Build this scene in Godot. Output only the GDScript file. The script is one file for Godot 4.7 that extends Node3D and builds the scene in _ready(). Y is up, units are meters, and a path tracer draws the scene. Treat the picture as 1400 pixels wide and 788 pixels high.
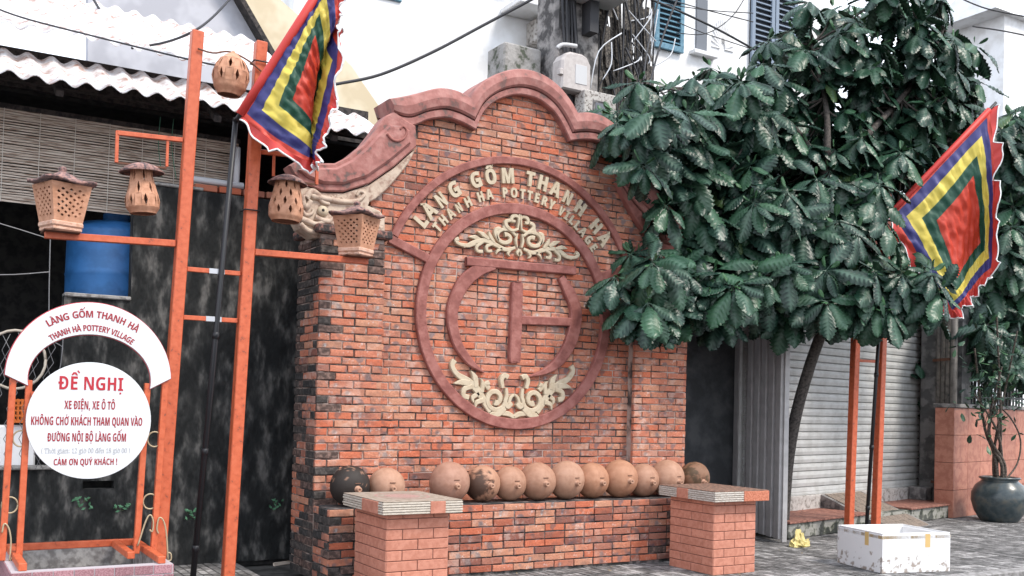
extends Node3D

# ---- camera as solved from the photograph (pixels of the 1400 x 788 picture) ----
const F := 1385.0
const PX := 700.0
const PY := 524.0
const EYE := Vector3(0.0, 1.55, 0.0)
var cam_basis := Basis()
var rng := RandomNumberGenerator.new()
var M := {}
var used := {}

func ray(u: float, v: float) -> Vector3:
	return cam_basis * Vector3((u - PX) / F, -(v - PY) / F, -1.0)
func wz(u: float, v: float, z: float) -> Vector3:
	var d := ray(u, v)
	return EYE + d * ((z - EYE.z) / d.z)
func gy(u: float, v: float, y: float) -> Vector3:
	var d := ray(u, v)
	return EYE + d * ((y - EYE.y) / d.y)
func dp(u: float, v: float, depth: float) -> Vector3:
	return EYE + ray(u, v) * depth

# ---- names, labels ----
func numbered(called: String) -> String:
	var n: int = used.get(called, 0)
	used[called] = n + 1
	return called if n == 0 else "%s_%03d" % [called, n]
func tag(o: Node, label: String, category: String, group := "") -> Node:
	o.set_meta("label", label)
	o.set_meta("category", category)
	if group != "":
		o.set_meta("group", group)
	return o
func thing(called: String, at: Vector3, label: String, category: String, group := "") -> Node3D:
	var o := Node3D.new()
	o.name = numbered(called)
	add_child(o)
	o.position = at
	tag(o, label, category, group)
	return o
func inst(called: String, mesh: Mesh, parent: Node, xf := Transform3D(), m: Material = null) -> MeshInstance3D:
	var o := MeshInstance3D.new()
	o.mesh = mesh
	if parent == self:
		o.name = numbered(called)
		add_child(o)
	else:
		o.name = called
		parent.add_child(o, true)
	o.transform = xf
	if m != null:
		o.material_override = m
	return o
func put(called: String, st: SurfaceTool, m: Material, parent: Node) -> MeshInstance3D:
	# shapes are written in world metres; a part is shifted back by its owner's place
	st.generate_normals()
	var mesh: ArrayMesh = st.commit()
	mesh.surface_set_material(0, m)
	var o := inst(called, mesh, parent)
	if parent != self:
		var t := Transform3D()
		var p: Node = parent
		while p != self and p is Node3D:
			t = (p as Node3D).transform * t
			p = p.get_parent()
		o.transform = t.affine_inverse()
	return o
func struct(called: String, st: SurfaceTool, m: Material) -> MeshInstance3D:
	var o := put(called, st, m, self)
	o.set_meta("kind", "structure")
	return o

# ---- shape helpers ----
func S(flat := true) -> SurfaceTool:
	var st := SurfaceTool.new()
	st.begin(Mesh.PRIMITIVE_TRIANGLES)
	st.set_smooth_group(-1 if flat else 0)
	return st
func tri(st: SurfaceTool, a: Vector3, b: Vector3, c: Vector3) -> void:
	st.add_vertex(a); st.add_vertex(b); st.add_vertex(c)
func quad(st: SurfaceTool, a: Vector3, b: Vector3, c: Vector3, d: Vector3) -> void:
	tri(st, a, b, c)
	tri(st, a, c, d)
func box(st: SurfaceTool, c: Vector3, s: Vector3, b := Basis(), bev := 0.0) -> void:
	# box with chamfered edges
	var h := s * 0.5
	if bev <= 0.0:
		var p := []
		for i in 8:
			p.append(c + b * Vector3(h.x * (1 if i & 1 else -1), h.y * (1 if i & 2 else -1), h.z * (1 if i & 4 else -1)))
		quad(st, p[4], p[6], p[7], p[5]); quad(st, p[0], p[1], p[3], p[2])
		quad(st, p[0], p[2], p[6], p[4]); quad(st, p[1], p[5], p[7], p[3])
		quad(st, p[2], p[3], p[7], p[6]); quad(st, p[0], p[4], p[5], p[1])
		return
	for ax in 3:
		var a1 := (ax + 1) % 3
		var a2 := (ax + 2) % 3
		for sg in [-1.0, 1.0]:
			var q := []
			for k in [[-1, -1], [1, -1], [1, 1], [-1, 1]]:
				var v := Vector3()
				v[ax] = sg * h[ax]
				v[a1] = k[0] * (h[a1] - bev)
				v[a2] = k[1] * (h[a2] - bev)
				q.append(c + b * v)
			if sg > 0:
				quad(st, q[3], q[2], q[1], q[0])
			else:
				quad(st, q[0], q[1], q[2], q[3])
		# edges along ax
		for k in [[-1, -1], [1, -1], [1, 1], [-1, 1]]:
			var q2 := []
			for e in [-1.0, 1.0]:
				var v1 := Vector3(); var v2 := Vector3()
				v1[ax] = e * (h[ax] - bev); v2[ax] = v1[ax]
				v1[a1] = k[0] * h[a1]; v1[a2] = k[1] * (h[a2] - bev)
				v2[a1] = k[0] * (h[a1] - bev); v2[a2] = k[1] * h[a2]
				q2.append(c + b * v1); q2.append(c + b * v2)
			if k[0] * k[1] > 0:
				quad(st, q2[0], q2[2], q2[3], q2[1])
			else:
				quad(st, q2[0], q2[1], q2[3], q2[2])
	for i in 8:
		var sx := 1.0 if i & 1 else -1.0
		var sy := 1.0 if i & 2 else -1.0
		var sz := 1.0 if i & 4 else -1.0
		var A := c + b * Vector3(sx * h.x, sy * (h.y - bev), sz * (h.z - bev))
		var B := c + b * Vector3(sx * (h.x - bev), sy * h.y, sz * (h.z - bev))
		var C := c + b * Vector3(sx * (h.x - bev), sy * (h.y - bev), sz * h.z)
		if sx * sy * sz > 0:
			tri(st, A, C, B)
		else:
			tri(st, A, B, C)
func bar(st: SurfaceTool, a: Vector3, b: Vector3, w: float, d: float, bev := 0.0) -> void:
	# square bar from a to b, width w along x, depth d along z (roughly)
	var y := (b - a).normalized()
	var x := Vector3(0, 0, 1).cross(y)
	if absf(y.z) > 0.8:
		x = Vector3(1, 0, 0)
	if x.length() < 0.1:
		x = Vector3(1, 0, 0)
	x = (x - y * x.dot(y)).normalized()
	if x.x < 0 and absf(y.y) > 0.7:
		x = -x
	var z := x.cross(y)
	box(st, (a + b) * 0.5, Vector3(w, (b - a).length(), d), Basis(x, y, z), bev)
func tube(st: SurfaceTool, pts: Array, r0: float, r1 := -1.0, n := 8) -> void:
	if r1 < 0: r1 = r0
	var rad := []
	for i in pts.size():
		rad.append(lerpf(r0, r1, float(i) / maxf(1.0, pts.size() - 1)))
	tube_r(st, pts, rad, n)
func tube_r(st: SurfaceTool, pts: Array, rad: Array, n := 8) -> void:
	var rings := []
	var up := Vector3(0.31, 0.77, 0.21)
	for i in pts.size():
		var p: Vector3 = pts[i]
		var t: Vector3 = pts[mini(i + 1, pts.size() - 1)] - pts[maxi(i - 1, 0)]
		if t.length() < 1e-6: t = Vector3.UP
		t = t.normalized()
		var x := (up - t * up.dot(t))
		if x.length() < 0.05: x = Vector3(1, 0, 0) - t * t.x
		x = x.normalized()
		up = x
		var y := t.cross(x)
		var ring := []
		for k in n:
			var a := TAU * k / n
			ring.append(p + (x * cos(a) + y * sin(a)) * float(rad[i]))
		rings.append(ring)
	for i in pts.size() - 1:
		for k in n:
			var k2 := (k + 1) % n
			quad(st, rings[i][k], rings[i][k2], rings[i + 1][k2], rings[i + 1][k])
	for k in range(1, n - 1):
		tri(st, rings[0][0], rings[0][k + 1], rings[0][k])
		var L: Array = rings[rings.size() - 1]
		tri(st, L[0], L[k], L[k + 1])
func smooth(pts: Array, per := 6) -> Array:
	# Catmull-Rom through the points
	var out := []
	for i in pts.size() - 1:
		var p0 = pts[maxi(i - 1, 0)]
		var p1 = pts[i]
		var p2 = pts[i + 1]
		var p3 = pts[mini(i + 2, pts.size() - 1)]
		for k in per:
			var t := float(k) / per
			out.append(0.5 * ((2.0 * p1) + (p2 - p0) * t + (2.0 * p0 - 5.0 * p1 + 4.0 * p2 - p3) * t * t + (3.0 * p1 - p0 - 3.0 * p2 + p3) * t * t * t))
	out.append(pts[pts.size() - 1])
	return out
func lathe(st: SurfaceTool, prof: Array, o: Vector3, n := 24, b := Basis()) -> void:
	for i in prof.size() - 1:
		var p: Vector2 = prof[i]
		var q: Vector2 = prof[i + 1]
		for k in n:
			var a := TAU * k / n
			var c := TAU * (k + 1) / n
			var A := o + b * Vector3(p.x * cos(a), p.y, p.x * sin(a))
			var B := o + b * Vector3(p.x * cos(c), p.y, p.x * sin(c))
			var C := o + b * Vector3(q.x * cos(c), q.y, q.x * sin(c))
			var D := o + b * Vector3(q.x * cos(a), q.y, q.x * sin(a))
			if p.x < 1e-5:
				tri(st, A, D, C)
			elif q.x < 1e-5:
				tri(st, A, D, B)
			else:
				quad(st, A, D, C, B)
func prism(st: SurfaceTool, poly: PackedVector2Array, z0: float, z1: float, bev := 0.0) -> void:
	# polygon in x/y, extruded from z0 (back) to z1 (front, towards the street)
	var n := poly.size()
	if not Geometry2D.is_polygon_clockwise(poly):
		poly.reverse()
	var inner := PackedVector2Array()
	for i in n:
		var a := poly[(i + n - 1) % n]; var b := poly[i]; var c := poly[(i + 1) % n]
		var e1 := (b - a).normalized(); var e2 := (c - b).normalized()
		var nn := (Vector2(e1.y, -e1.x) + Vector2(e2.y, -e2.x))
		if nn.length() < 0.2: nn = Vector2(e1.y, -e1.x)
		inner.append(b + nn.normalized() * bev)
	var tr := Geometry2D.triangulate_polygon(inner)
	for i in range(0, tr.size(), 3):
		var p := inner[tr[i]]; var q := inner[tr[i + 1]]; var r := inner[tr[i + 2]]
		tri(st, Vector3(p.x, p.y, z1), Vector3(q.x, q.y, z1), Vector3(r.x, r.y, z1))
	for i in n:
		var j := (i + 1) % n
		var a := poly[i]; var b := poly[j]
		quad(st, Vector3(a.x, a.y, z0), Vector3(a.x, a.y, z1 - bev), Vector3(b.x, b.y, z1 - bev), Vector3(b.x, b.y, z0))
		if bev > 0.0:
			var ia := inner[i]; var ib := inner[j]
			quad(st, Vector3(a.x, a.y, z1 - bev), Vector3(ia.x, ia.y, z1), Vector3(ib.x, ib.y, z1), Vector3(b.x, b.y, z1 - bev))
func band(st: SurfaceTool, pts: Array, wid: Array, z0: float, z1: float, closed := false, bev := 0.01) -> void:
	# flat moulding of varying width that follows a line in x/y, standing from z0 to z1
	var n := pts.size()
	var L := []; var R := []
	for i in n:
		var a: Vector2 = pts[(i + n - 1) % n] if closed or i > 0 else pts[0]
		var c: Vector2 = pts[(i + 1) % n] if closed or i < n - 1 else pts[n - 1]
		var t := (c - a).normalized()
		var nn := Vector2(-t.y, t.x)
		var w: float = wid[mini(i, wid.size() - 1)] * 0.5
		var b := minf(bev, w * 0.6)
		var p: Vector2 = pts[i]
		L.append([p + nn * w, p + nn * (w - b)])
		R.append([p - nn * w, p - nn * (w - b)])
	for i in (n if closed else n - 1):
		var j := (i + 1) % n
		var b2 := bev
		var q := func(p: Vector2, z: float) -> Vector3: return Vector3(p.x, p.y, z)
		quad(st, q.call(L[i][0], z0), q.call(L[j][0], z0), q.call(L[j][0], z1 - b2), q.call(L[i][0], z1 - b2))
		quad(st, q.call(L[i][0], z1 - b2), q.call(L[j][0], z1 - b2), q.call(L[j][1], z1), q.call(L[i][1], z1))
		quad(st, q.call(L[i][1], z1), q.call(L[j][1], z1), q.call(R[j][1], z1), q.call(R[i][1], z1))
		quad(st, q.call(R[i][1], z1), q.call(R[j][1], z1), q.call(R[j][0], z1 - b2), q.call(R[i][0], z1 - b2))
		quad(st, q.call(R[i][0], z1 - b2), q.call(R[j][0], z1 - b2), q.call(R[j][0], z0), q.call(R[i][0], z0))
	if not closed:
		for i in [0, n - 1]:
			var a1: Vector2 = L[i][0]; var a2: Vector2 = R[i][0]
			quad(st, Vector3(a1.x, a1.y, z0), Vector3(a1.x, a1.y, z1 - bev), Vector3(a2.x, a2.y, z1 - bev), Vector3(a2.x, a2.y, z0))
func ball(st: SurfaceTool, c: Vector3, r: Vector3, n := 12) -> void:
	var prof := []
	var m := maxi(4, n / 2)
	for i in m + 1:
		var a := -PI / 2 + PI * i / m
		prof.append(Vector2(cos(a), sin(a)))
	lathe(st, prof, c, n, Basis.from_scale(r))

# ---- materials: colours are real-world linear values ----
func lin(r: float, g: float, b: float) -> Color:
	return Color(r, g, b).linear_to_srgb()
func noise_img(seed_: int, freq: float, octaves: int, size := 256) -> Image:
	var n := FastNoiseLite.new()
	n.seed = seed_
	n.frequency = freq
	n.noise_type = FastNoiseLite.TYPE_SIMPLEX_SMOOTH
	n.fractal_octaves = octaves
	n.fractal_gain = 0.6
	var im := n.get_seamless_image(size, size, false, false, 0.15, true)
	im.convert(Image.FORMAT_L8)
	return im
func ramp_tex(stops: Array, seed_: int, freq: float, octaves := 4, size := 256, contrast := 1.0) -> ImageTexture:
	# stops: [position, Color(linear)]; a mottled colour texture
	var src := noise_img(seed_, freq, octaves, size).get_data()
	var lut := PackedByteArray()
	for i in 256:
		var t := clampf((i / 255.0 - 0.5) * contrast + 0.5, 0.0, 1.0)
		var c: Color = stops[stops.size() - 1][1]
		if t <= stops[0][0]:
			c = stops[0][1]
		else:
			for k in stops.size() - 1:
				if t >= stops[k][0] and t <= stops[k + 1][0]:
					c = (stops[k][1] as Color).lerp(stops[k + 1][1], (t - stops[k][0]) / maxf(1e-4, stops[k + 1][0] - stops[k][0]))
		var s := c.linear_to_srgb()
		lut.append_array(PackedByteArray([int(clampf(s.r, 0, 1) * 255), int(clampf(s.g, 0, 1) * 255), int(clampf(s.b, 0, 1) * 255)]))
	var out := PackedByteArray()
	out.resize(size * size * 3)
	for i in size * size:
		var v := src[i] * 3
		out[i * 3] = lut[v]
		out[i * 3 + 1] = lut[v + 1]
		out[i * 3 + 2] = lut[v + 2]
	return ImageTexture.create_from_image(Image.create_from_data(size, size, false, Image.FORMAT_RGB8, out))
var relief_tex := {}
func relief(seed_: int, freq: float) -> ImageTexture:
	var key := "%d_%f" % [seed_, freq]
	if not relief_tex.has(key):
		var im := noise_img(seed_, freq, 4, 256)
		im.bump_map_to_normal_map(3.0)
		relief_tex[key] = ImageTexture.create_from_image(im)
	return relief_tex[key]
func tmat(stops: Array, seed_: int, scale_m: float, rough := 0.85, freq := 0.02, contrast := 1.6, bump := 0.0, octaves := 4) -> StandardMaterial3D:
	# mottled material that repeats every scale_m metres, laid on by world position
	var m := StandardMaterial3D.new()
	m.albedo_texture = ramp_tex(stops, seed_, freq, octaves, 256, contrast)
	m.uv1_triplanar = true
	m.uv1_world_triplanar = true
	m.uv1_scale = Vector3.ONE / scale_m
	m.roughness = rough
	if bump > 0.0:
		m.normal_enabled = true
		m.normal_texture = relief(7, 0.05)
		m.normal_scale = bump
	return m
func plain(c: Color, rough := 0.6, metal := 0.0) -> StandardMaterial3D:
	var m := StandardMaterial3D.new()
	m.albedo_color = c.linear_to_srgb()
	m.roughness = rough
	m.metallic = metal
	return m

# ---- Vietnamese letters that the font lacks: plain letter plus marks ----
const VIET := {"À": ["A", "grave"], "Ố": ["Ô", "acute2"], "Ề": ["Ê", "grave2"], "Ị": ["I", "dot"], "Ệ": ["Ê", "dot"], "Ở": ["O", "horn", "hook"], "Ư": ["U", "horn"], "Ờ": ["O", "horn", "grave"], "Ộ": ["Ô", "dot"], "Ả": ["A", "hook"], "Ơ": ["O", "horn"], "ờ": ["o", "lhorn", "lgrave"], "ế": ["ê", "acute2l"]}
func plain_letters(txt: String) -> String:
	var o := ""
	for ch in txt: o += (VIET[ch][0] if VIET.has(ch) else ch)
	return o
func accents(ch: String, parent: Node3D, xf: Transform3D, m: Material, depth: float) -> void:
	# xf: middle of the letter's foot, one unit = the height of a capital
	if not VIET.has(ch): return
	for k in range(1, VIET[ch].size()):
		var q: Array = {"acute2": [0.42, 1.40, 0.12, 0.28, -0.75], "grave2": [0.34, 1.36, 0.10, 0.24, 0.75], "acute2l": [0.26, 1.12, 0.09, 0.22, -0.75], "dot": [0.0, -0.2, 0.14, 0.14, 0.0], "hook": [0.03, 1.22, 0.09, 0.24, -0.2], "horn": [0.40, 1.0, 0.10, 0.24, -0.4], "grave": [-0.08, 1.17, 0.13, 0.30, 0.95], "lhorn": [0.3, 0.76, 0.08, 0.18, -0.4], "lgrave": [-0.03, 0.93, 0.08, 0.2, 0.85]}[VIET[ch][k]]
		var bm := BoxMesh.new()
		bm.size = Vector3(q[2], q[3], 1.0)
		var b := Basis(Vector3(0, 0, 1), q[4])
		var t := xf * Transform3D(b, Vector3(q[0], q[1], 0))
		t.basis.z = t.basis.z.normalized() * depth
		inst("accent", bm, parent, parent.transform.affine_inverse() * t, m)

# ================= bricks =================
var brick_mesh := {}      # "long", "half", "closer": arrays of meshes with irregular edges
var brick_mats := []      # tones
var sooty_mats := []
func make_brick_mesh(l: float, h: float, d: float, k: int) -> ArrayMesh:
	# fired brick: front face to +z with worn, uneven edges; the picture window differs from brick to brick
	var r := RandomNumberGenerator.new()
	r.seed = 4000 + k * 17 + int(l * 1000)
	var st := S(true)
	var nx := maxi(2, int(l / 0.055))
	var rim := []
	for i in nx + 1: rim.append(Vector2(-l / 2 + l * i / nx, -h / 2))
	rim.append(Vector2(l / 2, 0))
	for i in nx + 1: rim.append(Vector2(l / 2 - l * i / nx, h / 2))
	rim.append(Vector2(-l / 2, 0))
	var front := []; var back := []
	var u0 := r.randf(); var v0 := r.randf()
	var tilt := r.randf_range(-0.003, 0.003)
	for p in rim:
		var q: Vector2 = p + Vector2(r.randf_range(-1, 1), r.randf_range(-1, 1)) * 0.0022
		if r.randf() < 0.07: q *= Vector2(0.965, 0.9)
		back.append(Vector3(q.x, q.y, -d + 0.006))
		var f := q - Vector2(signf(q.x) * 0.004, signf(q.y) * 0.004) * (0.6 + r.randf() * 0.8)
		front.append(Vector3(f.x, f.y, tilt * f.x / l * 2.0 + r.randf_range(-0.0012, 0.0012)))
	var edge := []
	for i in rim.size(): edge.append(Vector3(back[i].x, back[i].y, front[i].z - 0.005))
	var n := rim.size()
	var uv := func(p: Vector3) -> Vector2: return Vector2(u0 + (p.x + p.z) * 0.9, v0 - p.y * 0.9)
	var c := Vector3(0, 0, r.randf_range(-0.0015, 0.002))
	for i in n:
		var j := (i + 1) % n
		for t in [[c, front[j], front[i]], [front[i], front[j], edge[j]], [front[i], edge[j], edge[i]], [edge[i], edge[j], back[j]], [edge[i], back[j], back[i]]]:
			for p in t:
				st.set_uv(uv.call(p))
				st.add_vertex(p)
	st.generate_normals()
	return st.commit()
func brick_texture(seed_: int, burnt: float, lime: float) -> ImageTexture:
	var size := 512
	var a := noise_img(seed_, 0.012, 3, size).get_data()
	var b := noise_img(seed_ + 1, 0.011, 2, size).get_data()
	var c := noise_img(seed_ + 2, 0.09, 3, size).get_data()
	var e := noise_img(seed_ + 3, 0.02, 4, size).get_data()
	var out := PackedByteArray()
	out.resize(size * size * 3)
	for i in size * size:
		var col := Color(0.51, 0.195, 0.12).lerp(Color(0.44, 0.145, 0.086), a[i] / 255.0)
		var g := c[i] / 255.0
		col = col * (0.82 + 0.36 * g)
		var dk := clampf((b[i] / 255.0 - (1.0 - burnt)) * 7.0 + (g - 0.5) * 0.8, 0.0, 1.0)
		col = col.lerp(Color(0.15, 0.115, 0.12), dk * 0.72)
		var lm := clampf((e[i] / 255.0 - (1.0 - lime)) * 5.0 + (g - 0.5) * 1.2, 0.0, 1.0)
		col = col.lerp(Color(0.6, 0.46, 0.43), lm * 0.6)
		col = col.linear_to_srgb()
		out[i * 3] = int(clampf(col.r, 0, 1) * 255)
		out[i * 3 + 1] = int(clampf(col.g, 0, 1) * 255)
		out[i * 3 + 2] = int(clampf(col.b, 0, 1) * 255)
	return ImageTexture.create_from_image(Image.create_from_data(size, size, false, Image.FORMAT_RGB8, out))
func setup_bricks() -> void:
	for spec in [["long", 0.214], ["half", 0.102], ["three", 0.158]]:
		var a := []
		for k in 14: a.append(make_brick_mesh(spec[1], 0.058, 0.045, k))
		brick_mesh[spec[0]] = a
	var t1 := brick_texture(11, 0.29, 0.24)
	var t2 := brick_texture(51, 0.37, 0.3)
	var stain_tex := ramp_tex([[0.36, Color(0.07, 0.062, 0.06)], [0.47, Color(0.2, 0.13, 0.11)], [0.53, Color(0.5, 0.37, 0.31)], [0.75, Color(0.62, 0.52, 0.46)]], 201, 0.012, 3, 256, 1.3)
	var mk := noise_img(207, 0.022, 6, 256)
	var md := mk.get_data()
	var mo := PackedByteArray(); mo.resize(256 * 256 * 4)
	for i in 256 * 256:
		var v := int(clampf((md[i] / 255.0 - 0.5) * 1.6, 0.0, 0.32) * 255)
		mo[i * 4] = v; mo[i * 4 + 1] = v; mo[i * 4 + 2] = v; mo[i * 4 + 3] = v
	var stain_mask := ImageTexture.create_from_image(Image.create_from_data(256, 256, false, Image.FORMAT_RGBA8, mo))
	for tone in [[t1, Color(1.0, 1.0, 1.0)], [t1, Color(1.0, 0.9, 0.84)], [t1, Color(0.86, 0.9, 0.95)], [t2, Color(0.94, 0.98, 1.0)], [t2, Color(1.0, 1.04, 1.04)], [t2, Color(0.72, 0.74, 0.8)], [t1, Color(0.85, 0.78, 0.76)], [t1, Color(1.0, 1.12, 1.14)]]:
		var m := StandardMaterial3D.new()
		m.albedo_texture = tone[0]
		m.albedo_color = tone[1]
		m.roughness = 0.9
		m.normal_enabled = true
		m.normal_texture = relief(7, 0.05)
		m.normal_scale = 0.4
		# lime bloom and black weather stains that run across many bricks
		m.detail_enabled = true
		m.detail_albedo = stain_tex
		m.detail_mask = stain_mask
		m.detail_blend_mode = BaseMaterial3D.BLEND_MODE_MIX
		m.detail_uv_layer = BaseMaterial3D.DETAIL_UV_2
		m.uv2_triplanar = true
		m.uv2_world_triplanar = true
		m.uv2_scale = Vector3(0.45, 0.33, 0.45)
		brick_mats.append(m)
	for c in [Color(0.035, 0.032, 0.031), Color(0.055, 0.046, 0.042), Color(0.12, 0.075, 0.062)]:
		sooty_mats.append(tmat([[0.25, c * 0.6], [0.6, c], [0.85, c * 1.7]], 31 + int(c.r * 999), 0.5, 0.9, 0.03, 1.6, 0.5))
func emit_bricks(parent: Node3D, list: Array, limit := 300) -> void:
	# list: [Transform3D(world), kind, mesh no, material]; the largest in view stay single, the rest are joined
	list.sort_custom(func(a, b): return (a[0] as Transform3D).origin.distance_squared_to(EYE) < (b[0] as Transform3D).origin.distance_squared_to(EYE))
	var by := {}
	var off := parent.transform.affine_inverse()
	for i in list.size():
		var L: Array = list[i]
		var mesh: ArrayMesh = brick_mesh[L[1]][L[2]]
		if i < limit:
			inst("brick", mesh, parent, off * L[0], L[3])
		else:
			if not by.has(L[3]):
				var st := SurfaceTool.new()
				st.begin(Mesh.PRIMITIVE_TRIANGLES)
				by[L[3]] = st
			(by[L[3]] as SurfaceTool).append_from(mesh, 0, off * L[0])
	if by.size() > 0:
		var am := ArrayMesh.new()
		for m in by:
			(by[m] as SurfaceTool).commit(am)
			am.surface_set_material(am.get_surface_count() - 1, m)
		var o := inst("brick_courses", am, parent)
		o.set_meta("kind", "stuff")
func lay(list: Array, x0: float, x1: float, y0: float, y1: float, at: Callable, odd: int, pick: Callable, keep = null) -> void:
	# running bond from x0 to x1; at(x, y) gives the place and turn of a brick's face
	var ch := 0.0688
	var rows := int(round((y1 - y0) / ch))
	for r in rows:
		var y := y0 + (r + 0.5) * ch
		var x := x0
		var first := (r + odd) % 2 == 1
		while x < x1 - 0.03:
			var kind := "long"
			var l := 0.225
			if first or x1 - x < 0.15:
				kind = "half"; l = 0.1125
			elif x1 - x < 0.2 or rng.randf() < 0.05:
				kind = "three"; l = 0.168
			elif rng.randf() < 0.06:
				kind = "half"; l = 0.1125
			first = false
			var cx := x + l * 0.5
			if x + l > x1 + 0.01:
				cx = x1 - l * 0.5
			if keep == null or keep.call(cx, y):
				var T: Transform3D = at.call(cx, y)
				T.origin += T.basis * Vector3(rng.randf_range(-0.002, 0.002), rng.randf_range(-0.002, 0.002), rng.randf_range(-0.004, 0.003))
				T.basis = T.basis * Basis(Vector3(0, 0, 1), rng.randf_range(-0.008, 0.008))
				list.append([T, kind, rng.randi() % 14, pick.call(cx, y)])
			x += l
func pick_red(_x: float, _y: float) -> Material:
	return brick_mats[[0, 0, 0, 0, 1, 1, 2, 3, 4, 4, 4, 7, 7, 5 if rng.randf() < 0.4 else 3][rng.randi() % 14]]

# ================= the brick screen wall =================
const WX := 5.09          # centre line of the wall
const ZF := -8.5          # main brick face
const ZP := -8.38         # pilaster face
func poly_px(a: Array, z: float) -> PackedVector2Array:
	var out := PackedVector2Array()
	for p in a:
		var w := wz(p[0], p[1], z)
		out.append(Vector2(w.x, w.y))
	return out
func mirror_poly(p: PackedVector2Array) -> PackedVector2Array:
	var out := PackedVector2Array()
	for q in p: out.append(Vector2(2 * WX - q.x, q.y + 0.02))
	out.reverse()
	return out
func resample(pts: Array, n: int) -> Array:
	var sm := smooth(pts, 8)
	var acc := [0.0]
	for i in range(1, sm.size()): acc.append(acc[i - 1] + (sm[i] as Vector2).distance_to(sm[i - 1]))
	var out := []
	var j := 0
	for k in n:
		var d: float = acc[acc.size() - 1] * k / (n - 1)
		while j < acc.size() - 2 and acc[j + 1] < d: j += 1
		out.append((sm[j] as Vector2).lerp(sm[j + 1], clampf((d - acc[j]) / maxf(1e-6, acc[j + 1] - acc[j]), 0, 1)))
	return out
func coping_part(called: String, outer: Array, inner: Array, w: Node3D) -> void:
	# moulded coping between an outer and an inner line: a broad band, a groove, a narrow step
	var n := 26
	var O := resample(outer, n); var I := resample(inner, n)
	var prof := [[0.0, -8.78], [-0.01, -8.45], [0.0, -8.415], [0.05, -8.395], [0.35, -8.375], [0.62, -8.39], [0.69, -8.41], [0.70, -8.45], [0.735, -8.45], [0.74, -8.415], [0.96, -8.418], [1.0, -8.43], [1.0, -8.53]]
	var st := S(true)
	for i in n - 1:
		for k in prof.size() - 1:
			var P := []
			for ik in [[i, k], [i + 1, k], [i + 1, k + 1], [i, k + 1]]:
				var q: Vector2 = (O[ik[0]] as Vector2).lerp(I[ik[0]], prof[ik[1]][0])
				P.append(Vector3(q.x, q.y, prof[ik[1]][1]))
			quad(st, P[0], P[1], P[2], P[3])
	for i in [0, n - 1]:
		var c := Vector3((O[i] as Vector2).x, (O[i] as Vector2).y, -8.78).lerp(Vector3((I[i] as Vector2).x, (I[i] as Vector2).y, -8.78), 0.5)
		for k in prof.size() - 1:
			var q1: Vector2 = (O[i] as Vector2).lerp(I[i], prof[k][0]); var q2: Vector2 = (O[i] as Vector2).lerp(I[i], prof[k + 1][0])
			tri(st, c, Vector3(q1.x, q1.y, prof[k][1]), Vector3(q2.x, q2.y, prof[k + 1][1]))
	# back face of the coping so that the wall has thickness
	for i in n - 1:
		quad(st, Vector3(O[i].x, O[i].y, -8.78), Vector3(O[i + 1].x, O[i + 1].y, -8.78), Vector3(I[i + 1].x, I[i + 1].y, -8.78), Vector3(I[i].x, I[i].y, -8.78))
	put(called, st, M.terra_top, w)
func arc_pts(c: Vector2, r: float, a0: float, a1: float, n: int) -> Array:
	var o := []
	for i in n:
		var a := deg_to_rad(lerpf(a0, a1, float(i) / (n - 1)))
		o.append(c + Vector2(cos(a), sin(a)) * r)
	return o
func stroke(st: SurfaceTool, pts: Array, wid: Array, z0: float, z1: float, per := 6, bev := 0.01) -> void:
	var p := smooth(pts, per)
	var ws := []
	for i in p.size():
		var f := float(i) / (p.size() - 1) * (wid.size() - 1)
		var k := mini(int(f), wid.size() - 2)
		ws.append(lerpf(wid[k], wid[k + 1], f - k))
	band(st, p, ws, z0, z1, false, bev)
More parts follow.
